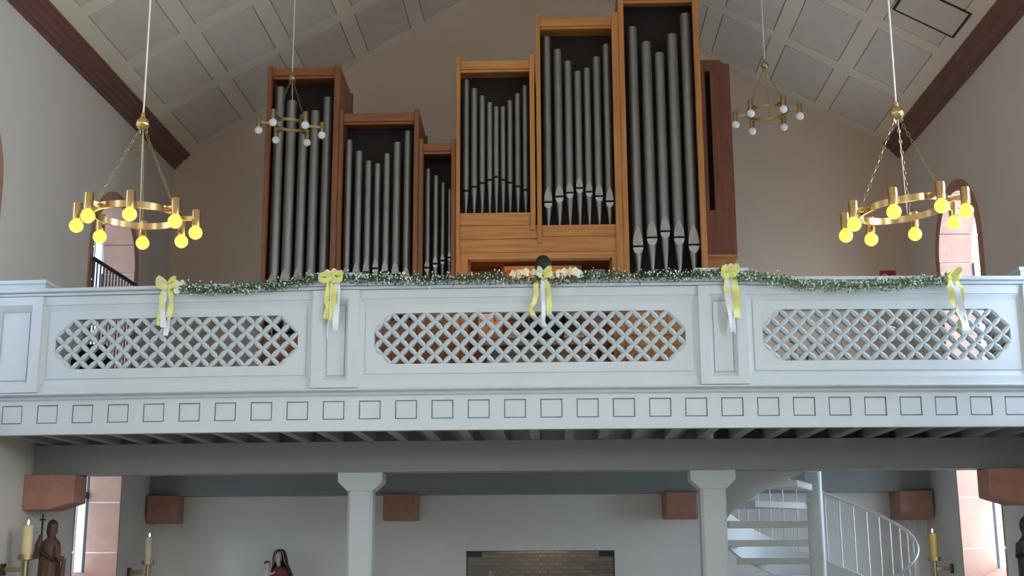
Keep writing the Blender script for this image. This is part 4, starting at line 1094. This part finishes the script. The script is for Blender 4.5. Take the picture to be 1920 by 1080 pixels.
def padded_chair(x, y, lab):
    t = thing('padded_chair', lab, 'chair', (x, y, 3.12))
    b = MB(); w2 = .21
    secs = []
    for k, (z, e) in enumerate(((3.50, .05), (3.56, 0), (3.74, 0), (3.81, .02), (3.845, .07))):
        secs.append([(x - w2 + e, y - .03, z), (x + w2 - e, y - .03, z), (x + w2 - e, y + .03, z), (x - w2 + e, y + .03, z)])
    b.loft(secs).build('backrest', M['jacket'], t, bevel=.012)
    MB().box(x - w2, x + w2, y + .02, y + .44, 3.52, 3.58).build('seat', M['jacket'], t, bevel=.015)
    for sx in (-1, 1):
        for yy in (y, y + .41): MB().tube([(x + sx * .19, yy, 3.12), (x + sx * .19, yy, 3.53)], .011, 6).build('leg', M['iron'], t)
padded_chair(-4.99, 13.0, 'black padded chair behind the left end of the left lattice')
def music_stand(x, y, lab, yaw=0., h=.95):
    t = thing('music_stand', lab, 'music stand', (x, y, 3.12), 'black music stands behind the right lattice')
    z = 3.12 + h
    for k in range(3):
        a = yaw + .4 + 2 * PI * k / 3
        MB().tube([(x + .26 * cos(a), y + .26 * sin(a), 3.125), (x + .02 * cos(a), y + .02 * sin(a), 3.45)], .007, 5).build('leg', M['iron'], t)
    MB().tube([(x, y, 3.30), (x, y, z - .1)], .009, 6).build('pole', M['iron'], t)
    w_ = .19
    d = MB()
    for p, q in (((-w_, 0, -.2), (-.05, .1, .06)), ((w_, 0, -.2), (.05, .1, .06)), ((-w_, 0, -.2), (w_, 0, -.2)), ((-w_, 0, -.2), (.0, .04, -.08)), ((w_, 0, -.2), (0, .04, -.08)), ((0, .04, -.08), (-.16, .1, .06)), ((0, .04, -.08), (.16, .1, .06)), ((-w_, 0, -.2), (-w_, -.04, -.17)), ((w_, 0, -.2), (w_, -.04, -.17))):
        d.tube([(x + p[0], y + p[1], z + p[2]), (x + q[0], y + q[1], z + q[2])], .006, 5)
    d.build('folding_desk', M['iron'], t)
music_stand(2.50, 13.3, 'folding music stand behind the left end of the right lattice', .3, .62)
music_stand(2.78, 13.5, 'second music stand behind the right lattice, nearer the middle', .9, .72)
music_stand(4.80, 13.2, 'music stand behind the right end of the right lattice', .5, .72)

# ------------------------------------------------------------------ spiral staircase
SX, SY_ = 3.07, 14.95
ST = thing('spiral_staircase', 'grey painted open spiral staircase with thin white balusters right of the column', 'staircase', (SX, SY_, ZF))
ps = M['paint_stair']
def tz(th): return 1.936 + (th - 180) / 27. * .213
MB().tube([(SX, SY_, ZF), (SX, SY_, 3.95)], .094, 24).build('pole', ps, ST, smooth=True)
for k in range(-11, 6):
    th = 180 + 27 * k; z = tz(th)
    if z - .08 < ZF + .02: continue
    a0, a1 = rad(th - 15), rad(th + 15)
    pts = [(SX + .06 * cos(a0), SY_ + .06 * sin(a0))] + [(SX + 1.10 * cos(a0 + (a1 - a0) * q / 4), SY_ + 1.10 * sin(a0 + (a1 - a0) * q / 4)) for q in range(5)] + [(SX + .06 * cos(a1), SY_ + .06 * sin(a1))]
    MB().prism(pts, 'z', z - .038, z + .038).build('tread', ps, ST, bevel=.004)
th0, th1 = -112, 322
ns = 90
rg = []
for i in range(ns + 1):
    th = th0 + (th1 - th0) * i / ns; a = rad(th); z = tz(th)
    z0, z1 = max(ZF, z - .03), max(ZF + .02, z + .42)
    rg.append([(SX + q * cos(a), SY_ + q * sin(a), zz) for q, zz in ((1.10, z0), (1.135, z0), (1.135, z1), (1.10, z1))])
MB().loft(rg).build('stringer', ps, ST, smooth=True)
hr = []
for i in range(ns + 1):
    th = th0 + (th1 - th0) * i / ns; a = rad(th); z = min(tz(th) + 1.26, 4.15)
    hr.append((SX + 1.125 * cos(a), SY_ + 1.125 * sin(a), z))
MB().tube(hr, .019, 8).build('handrail', ps, ST, smooth=True)
th = th0 + 4
while th < th1:
    a = rad(th); z = tz(th)
    c = (SX + 1.12 * cos(a), SY_ + 1.12 * sin(a))
    MB().tube([(c[0], c[1], z + .40), (c[0], c[1], min(z + 1.26, 4.15))], .010, 6).build('baluster', ps, ST)
    th += 9

# ------------------------------------------------------------------ candles and their wall brackets
def sconce(lab_b, lab_c, x, y, zcup, ccol, side, cr, chh, plate):
    t = thing('wall_bracket', lab_b, 'bracket', (x, y, zcup - .3), 'brass candle brackets')
    MB().lathe([(.0, -.012), (.078, -.012), (.082, -.008), (.082, .042), (.074, .042), (.074, .006), (0, .006)], (x, y, zcup), 20).build('drip_cup', M['brass_dull'], t, smooth=True)
    MB().tube([(x, y, zcup - .34), (x, y, zcup - .01)], .026, 10).build('stem', M['brass_dull'], t, smooth=True)
    xw = XL if side < 0 else XR
    a, b_ = sorted((x, xw - side * .02))
    MB().box(a, b_, y - .012, y + .012, zcup - .135, zcup - .085).build('bracket_arm', M['brass_dull'], t, bevel=.004)
    a, b_ = sorted((xw - side * .001, xw - side * .022))
    MB().box(a, b_, y - .05, y + .05, zcup - .17, zcup - .05).build('wall_plate', M['iron'], t, bevel=.004)
    c = thing('candle', lab_c, 'candle', (x, y, zcup + .007), 'lit wall candles')
    MB().lathe([(0, 0), (cr, 0), (cr, chh - .012), (cr * .86, chh), (cr * .5, chh - .006), (0, chh - .008)], (x, y, zcup + .007), 20).build('wax_column', ccol, c, smooth=True)
    MB().tube([(x, y, zcup + chh - .002), (x, y, zcup + chh + .016)], .003, 5).build('wick', M['iron'], c)
    MB().lathe([(0, 0), (.009, .010), (.011, .022), (.007, .040), (.0, .06)], (x, y, zcup + chh + .010), 10).build('flame', M['flame'], c, smooth=True)
M['wax_pale'] = mat('pale_wax_candle', (.72, .60, .42), .45)
M['wax_gold'] = mat('golden_wax_candle', (.70, .46, .12), .45)
sconce('brass candle bracket on the left wall before the cross-bearing statue', 'thick cream candle burning before the cross-bearing statue', -5.535, 13.0, 1.585, M['wax'], -1, .055, .335, 0)
sconce('brass candle bracket in the far left corner below the corbel', 'pale candle burning in the far left corner below the corbel', -5.515, 16.9, 1.505, M['wax_pale'], -1, .052, .345, 0)
sconce('brass candle bracket on the right wall behind the staircase railing', 'golden candle burning on the right wall behind the staircase railing', 5.0, 16.9, 1.505, M['wax_gold'], 1, .053, .345, 0)
# thin cables running down from the corbels
tag(MB().tube([(-5.62, YB - .008, 2.06), (-5.63, YB - .008, 1.86)], .006, 5).build('wall_cable', M['rod']), 'thin pale cable below the far left corner corbel', 'cable', 'wall cables below corbels')
tag(MB().tube([(5.09, YB - .008, 2.06), (5.10, YB - .008, 1.86)], .006, 5).build('wall_cable', M['rod']), 'thin pale cable below the far right corner corbel', 'cable', 'wall cables below corbels')

# ------------------------------------------------------------------ statues
def bracket(t, x0_, x1_, y0_, y1_, z, m):
    MB().box(x0_, x1_, y0_, y1_, z - .08, z).box(x0_ + .04, x1_ - .04, y0_ + .04, y1_, z - .2, z - .08).build('plinth', m, t, bevel=.01)
# saint holding a cross, left wall
S1 = thing('statue', 'brown carved wooden saint raising a cross beside the left window', 'statue', (-5.43, 13.4, 1.0))
x, y = -5.44, 13.4
secs = [(x + .01, y, 1.0, .15, .12), (x + .01, y, 1.06, .145, .115), (x, y, 1.25, .125, .10), (x - .01, y, 1.42, .115, .09), (x - .015, y, 1.56, .105, .085), (x - .01, y, 1.68, .115, .085), (x - .005, y, 1.755, .10, .075), (x, y, 1.80, .05, .045), (x + .003, y, 1.83, .032, .034), (x + .008, y, 1.86, .038, .042), (x + .012, y, 1.90, .046, .052), (x + .012, y, 1.94, .046, .054), (x + .006, y, 1.975, .036, .042), (x + .003, y, 1.99, .01, .012)]
MB().sections(secs, 16).build('figure', M['statue_wood'], S1, smooth=True)
MB().ell((x + .052, y - .005, 1.905), .016, .012, .014, 8, 6).build('nose', M['statue_wood'], S1, smooth=True)
MB().ell((x + .03, y, 1.868), .03, .036, .034, 10, 6).build('beard', M['statue_wood'], S1, smooth=True)
MB().tube([(x - .09, y - .03, 1.72), (x - .125, y - .07, 1.62), (x - .10, y - .1, 1.72), (x - .075, y - .1, 1.83)], [.045, .042, .034, .022], 8).build('raised_arm', M['statue_wood'], S1, smooth=True)
MB().tube([(x + .08, y - .04, 1.71), (x + .11, y - .08, 1.60), (x + .14, y - .08, 1.58), (x + .18, y - .07, 1.585)], [.042, .036, .03, .022], 8).build('lowered_arm', M['statue_wood'], S1, smooth=True)
MB().sections([(x - .012, y + .004, 1.80, .030, .045), (x - .014, y + .006, 1.86, .046, .056), (x - .002, y + .006, 1.92, .055, .062), (x + .002, y + .004, 1.955, .053, .060), (x + .002, y, 1.985, .036, .042), (x + .002, y, 1.998, .01, .01)], 12).build('long_hair', M['statue_dark'], S1, smooth=True)
MB().box(x - .079, x - .063, y - .108, y - .092, 1.80, 2.05).box(x - .105, x - .037, y - .108, y - .092, 1.985, 2.002).build('cross', M['statue_dark'], S1)
fold = MB()
for k in range(7):
    a = -PI + PI * k / 6
    fold.tube([(x + .145 * cos(a), y + .11 * sin(a), 1.03), (x + .12 * cos(a + .1), y + .095 * sin(a + .1), 1.3), (x + .1 * cos(a + .25), y + .08 * sin(a + .25), 1.55)], [.02, .014, .008], 6)
fold.build('robe_folds', M['statue_wood'], S1, smooth=True)
MB().tube([(x - .1, y - .07, 1.70), (x - .02, y - .1, 1.62), (x + .08, y - .09, 1.56)], [.02, .024, .018], 8).build('sash', M['statue_dark'], S1, smooth=True)
MB().tube([(x + .18, y - .07, 1.58), (x + .17, y - .08, 1.40), (x + .16, y - .06, 1.05)], [.02, .03, .035], 8).build('mantle_fall', M['statue_wood'], S1, smooth=True)
bracket(S1, XL, -5.26, 13.25, 13.55, 1.0, M['sand'])
# mother and child, back wall
S2 = thing('statue', 'painted mother in black veil and red robe carrying a small child', 'statue', (-3.89, 17.6, .7))
x, y = -3.875, 17.58
secs = [(x, y, .70, .17, .13), (x, y, .9, .15, .12), (x, y, 1.15, .145, .115), (x + .01, y, 1.28, .15, .10), (x + .01, y, 1.37, .145, .095), (x + .015, y, 1.43, .12, .075), (x + .005, y, 1.465, .05, .05)]
MB().sections(secs, 16).build('robe', M['redrobe'], S2, smooth=True)
hd = [(x - .005, y - .015, 1.44, .032, .034), (x - .008, y - .02, 1.485, .03, .034), (x - .012, y - .03, 1.51, .034, .042), (x - .014, y - .03, 1.55, .05, .056), (x - .014, y - .025, 1.60, .053, .06), (x - .012, y - .015, 1.64, .045, .055), (x - .01, y - .01, 1.665, .02, .025)]
MB().sections(hd, 14).build('head', M['face'], S2, smooth=True)
MB().ell((x - .024, y - .088, 1.568), .008, .012, .016, 8, 6).build('nose', M['face'], S2, smooth=True)
for sx in (-.021, .017): MB().ell((x - .018 + sx, y - .079, 1.588), .008, .005, .004, 8, 4).build('eye', M['veil'], S2, smooth=True)
MB().ell((x - .02, y - .08, 1.538), .011, .006, .004, 8, 4).build('lips', M['redrobe'], S2, smooth=True)
# veil: an open hood round the face falling to the shoulders
rings = []
for z, rx1, ry1, cxo, gap in ((1.692, .012, .012, 0, .2), (1.685, .04, .05, 0, .5), (1.66, .062, .07, .0, .72), (1.61, .076, .078, .004, .70), (1.55, .084, .08, .008, .74), (1.48, .09, .085, .016, .9), (1.41, .112, .09, .026, .95), (1.33, .13, .10, .036, 1.05)):
    r = []
    for k in range(15):
        a = -PI / 2 + gap + (2 * PI - 2 * gap) * k / 14
        r.append((x + cxo + rx1 * 1.2 * cos(a), y - .01 + ry1 * 1.08 * sin(a), z))
    rings.append(r)
vb = MB(); n = 15
vb.add([p for r in rings for p in r], [(i * n + k, i * n + k + 1, (i + 1) * n + k + 1, (i + 1) * n + k) for i in range(len(rings) - 1) for k in range(n - 1)])
vb.build('veil', M['veil'], S2, smooth=True, solid=.012)
tr = [rings[i][0] for i in range(1, 6)]; tr2 = [rings[i][-1] for i in range(1, 6)]
MB().tube([(p[0], p[1] - .004, p[2]) for p in tr[::-1] + tr2], .0045, 5).build('veil_trim', M['goldtrim'], S2)
MB().tube([(x - .13, y - .03, 1.36), (x - .16, y - .1, 1.26), (x - .08, y - .15, 1.27), (x - .02, y - .14, 1.33)], [.05, .042, .036, .022], 8).build('arm', M['redrobe'], S2, smooth=True)
MB().sections([(x - .15, y - .09, 1.20, .06, .055), (x - .155, y - .09, 1.30, .055, .05), (x - .15, y - .085, 1.385, .05, .042), (x - .145, y - .085, 1.41, .022, .022)], 12).build('child_body', M['whitecloth'], S2, smooth=True)
MB().sections([(x - .145, y - .085, 1.405, .02, .02), (x - .147, y - .09, 1.43, .036, .038), (x - .15, y - .09, 1.465, .046, .05), (x - .152, y - .085, 1.50, .042, .046), (x - .152, y - .08, 1.525, .016, .018)], 12).build('child_head', M['face'], S2, smooth=True)
cb = MB()
for k in range(26):
    a = random.uniform(0, 2 * PI); e = random.uniform(.1, 1.4)
    c = (x - .160 + .044 * cos(a) * cos(e), y - .078 + .046 * sin(a) * cos(e), 1.478 + .048 * sin(e))
    cb.ell(c, .014, .014, .012, 6, 4)
cb.build('child_curls', M['statue_wood'], S2, smooth=True)
MB().tube([(x - .11, y - .1, 1.37), (x - .07, y - .13, 1.36), (x - .035, y - .12, 1.385)], [.022, .018, .012], 7).build('child_arm', M['face'], S2, smooth=True)
bracket(S2, x - .18, x + .18, 17.42, YB - .002, .70, M['sand'])
# dark saint at the right wall
S3 = thing('statue', 'dark carved hooded saint at the right edge beside the lower right window', 'statue', (4.95, 13.4, .95))
x, y = 4.955, 13.4
secs = [(x, y, .95, .15, .12), (x, y, 1.2, .13, .11), (x, y, 1.42, .125, .10), (x, y, 1.58, .13, .095), (x, y, 1.70, .115, .085), (x - .005, y, 1.76, .06, .055), (x - .01, y, 1.79, .045, .05), (x - .018, y, 1.83, .055, .062), (x - .016, y, 1.88, .062, .068), (x - .008, y, 1.93, .058, .064), (x, y, 1.965, .04, .045), (x + .004, y, 1.985, .012, .014)]
MB().sections(secs, 16).build('figure', M['statue_dark'], S3, smooth=True)
MB().ell((x - .064, y - .03, 1.865), .016, .014, .018, 8, 6).build('nose', M['statue_dark'], S3, smooth=True)
MB().tube([(x - .10, y - .03, 1.69), (x - .13, y - .06, 1.56), (x - .11, y - .1, 1.60), (x - .09, y - .11, 1.66)], [.045, .04, .034, .024], 8).build('arm', M['statue_dark'], S3, smooth=True)
MB().ell((x - .10, y - .11, 1.69), .03, .026, .03, 8, 6).build('hand', M['statue_wood'], S3, smooth=True)
bracket(S3, 4.79, XR, 13.25, 13.55, .95, M['sand'])

# the organ's reading lamp gives warm light onto music desk and recess
for lx in (-.40, .14):
    ld = bpy.data.lights.new('reading_lamp_light', 'POINT'); ld.energy = 1.3; ld.color = (1, .55, .22); ld.shadow_soft_size = .03
    lo = bpy.data.objects.new('reading_lamp_light', ld); C.objects.link(lo); lo.location = (lx, 14.955, 5.045)
ld = bpy.data.lights.new('stop_lamp_light', 'POINT'); ld.energy = 3.0; ld.color = (1, .55, .2); ld.shadow_soft_size = .03
lo = bpy.data.objects.new('stop_lamp_light', ld); C.objects.link(lo); lo.location = (-.76, 14.42, 4.60)
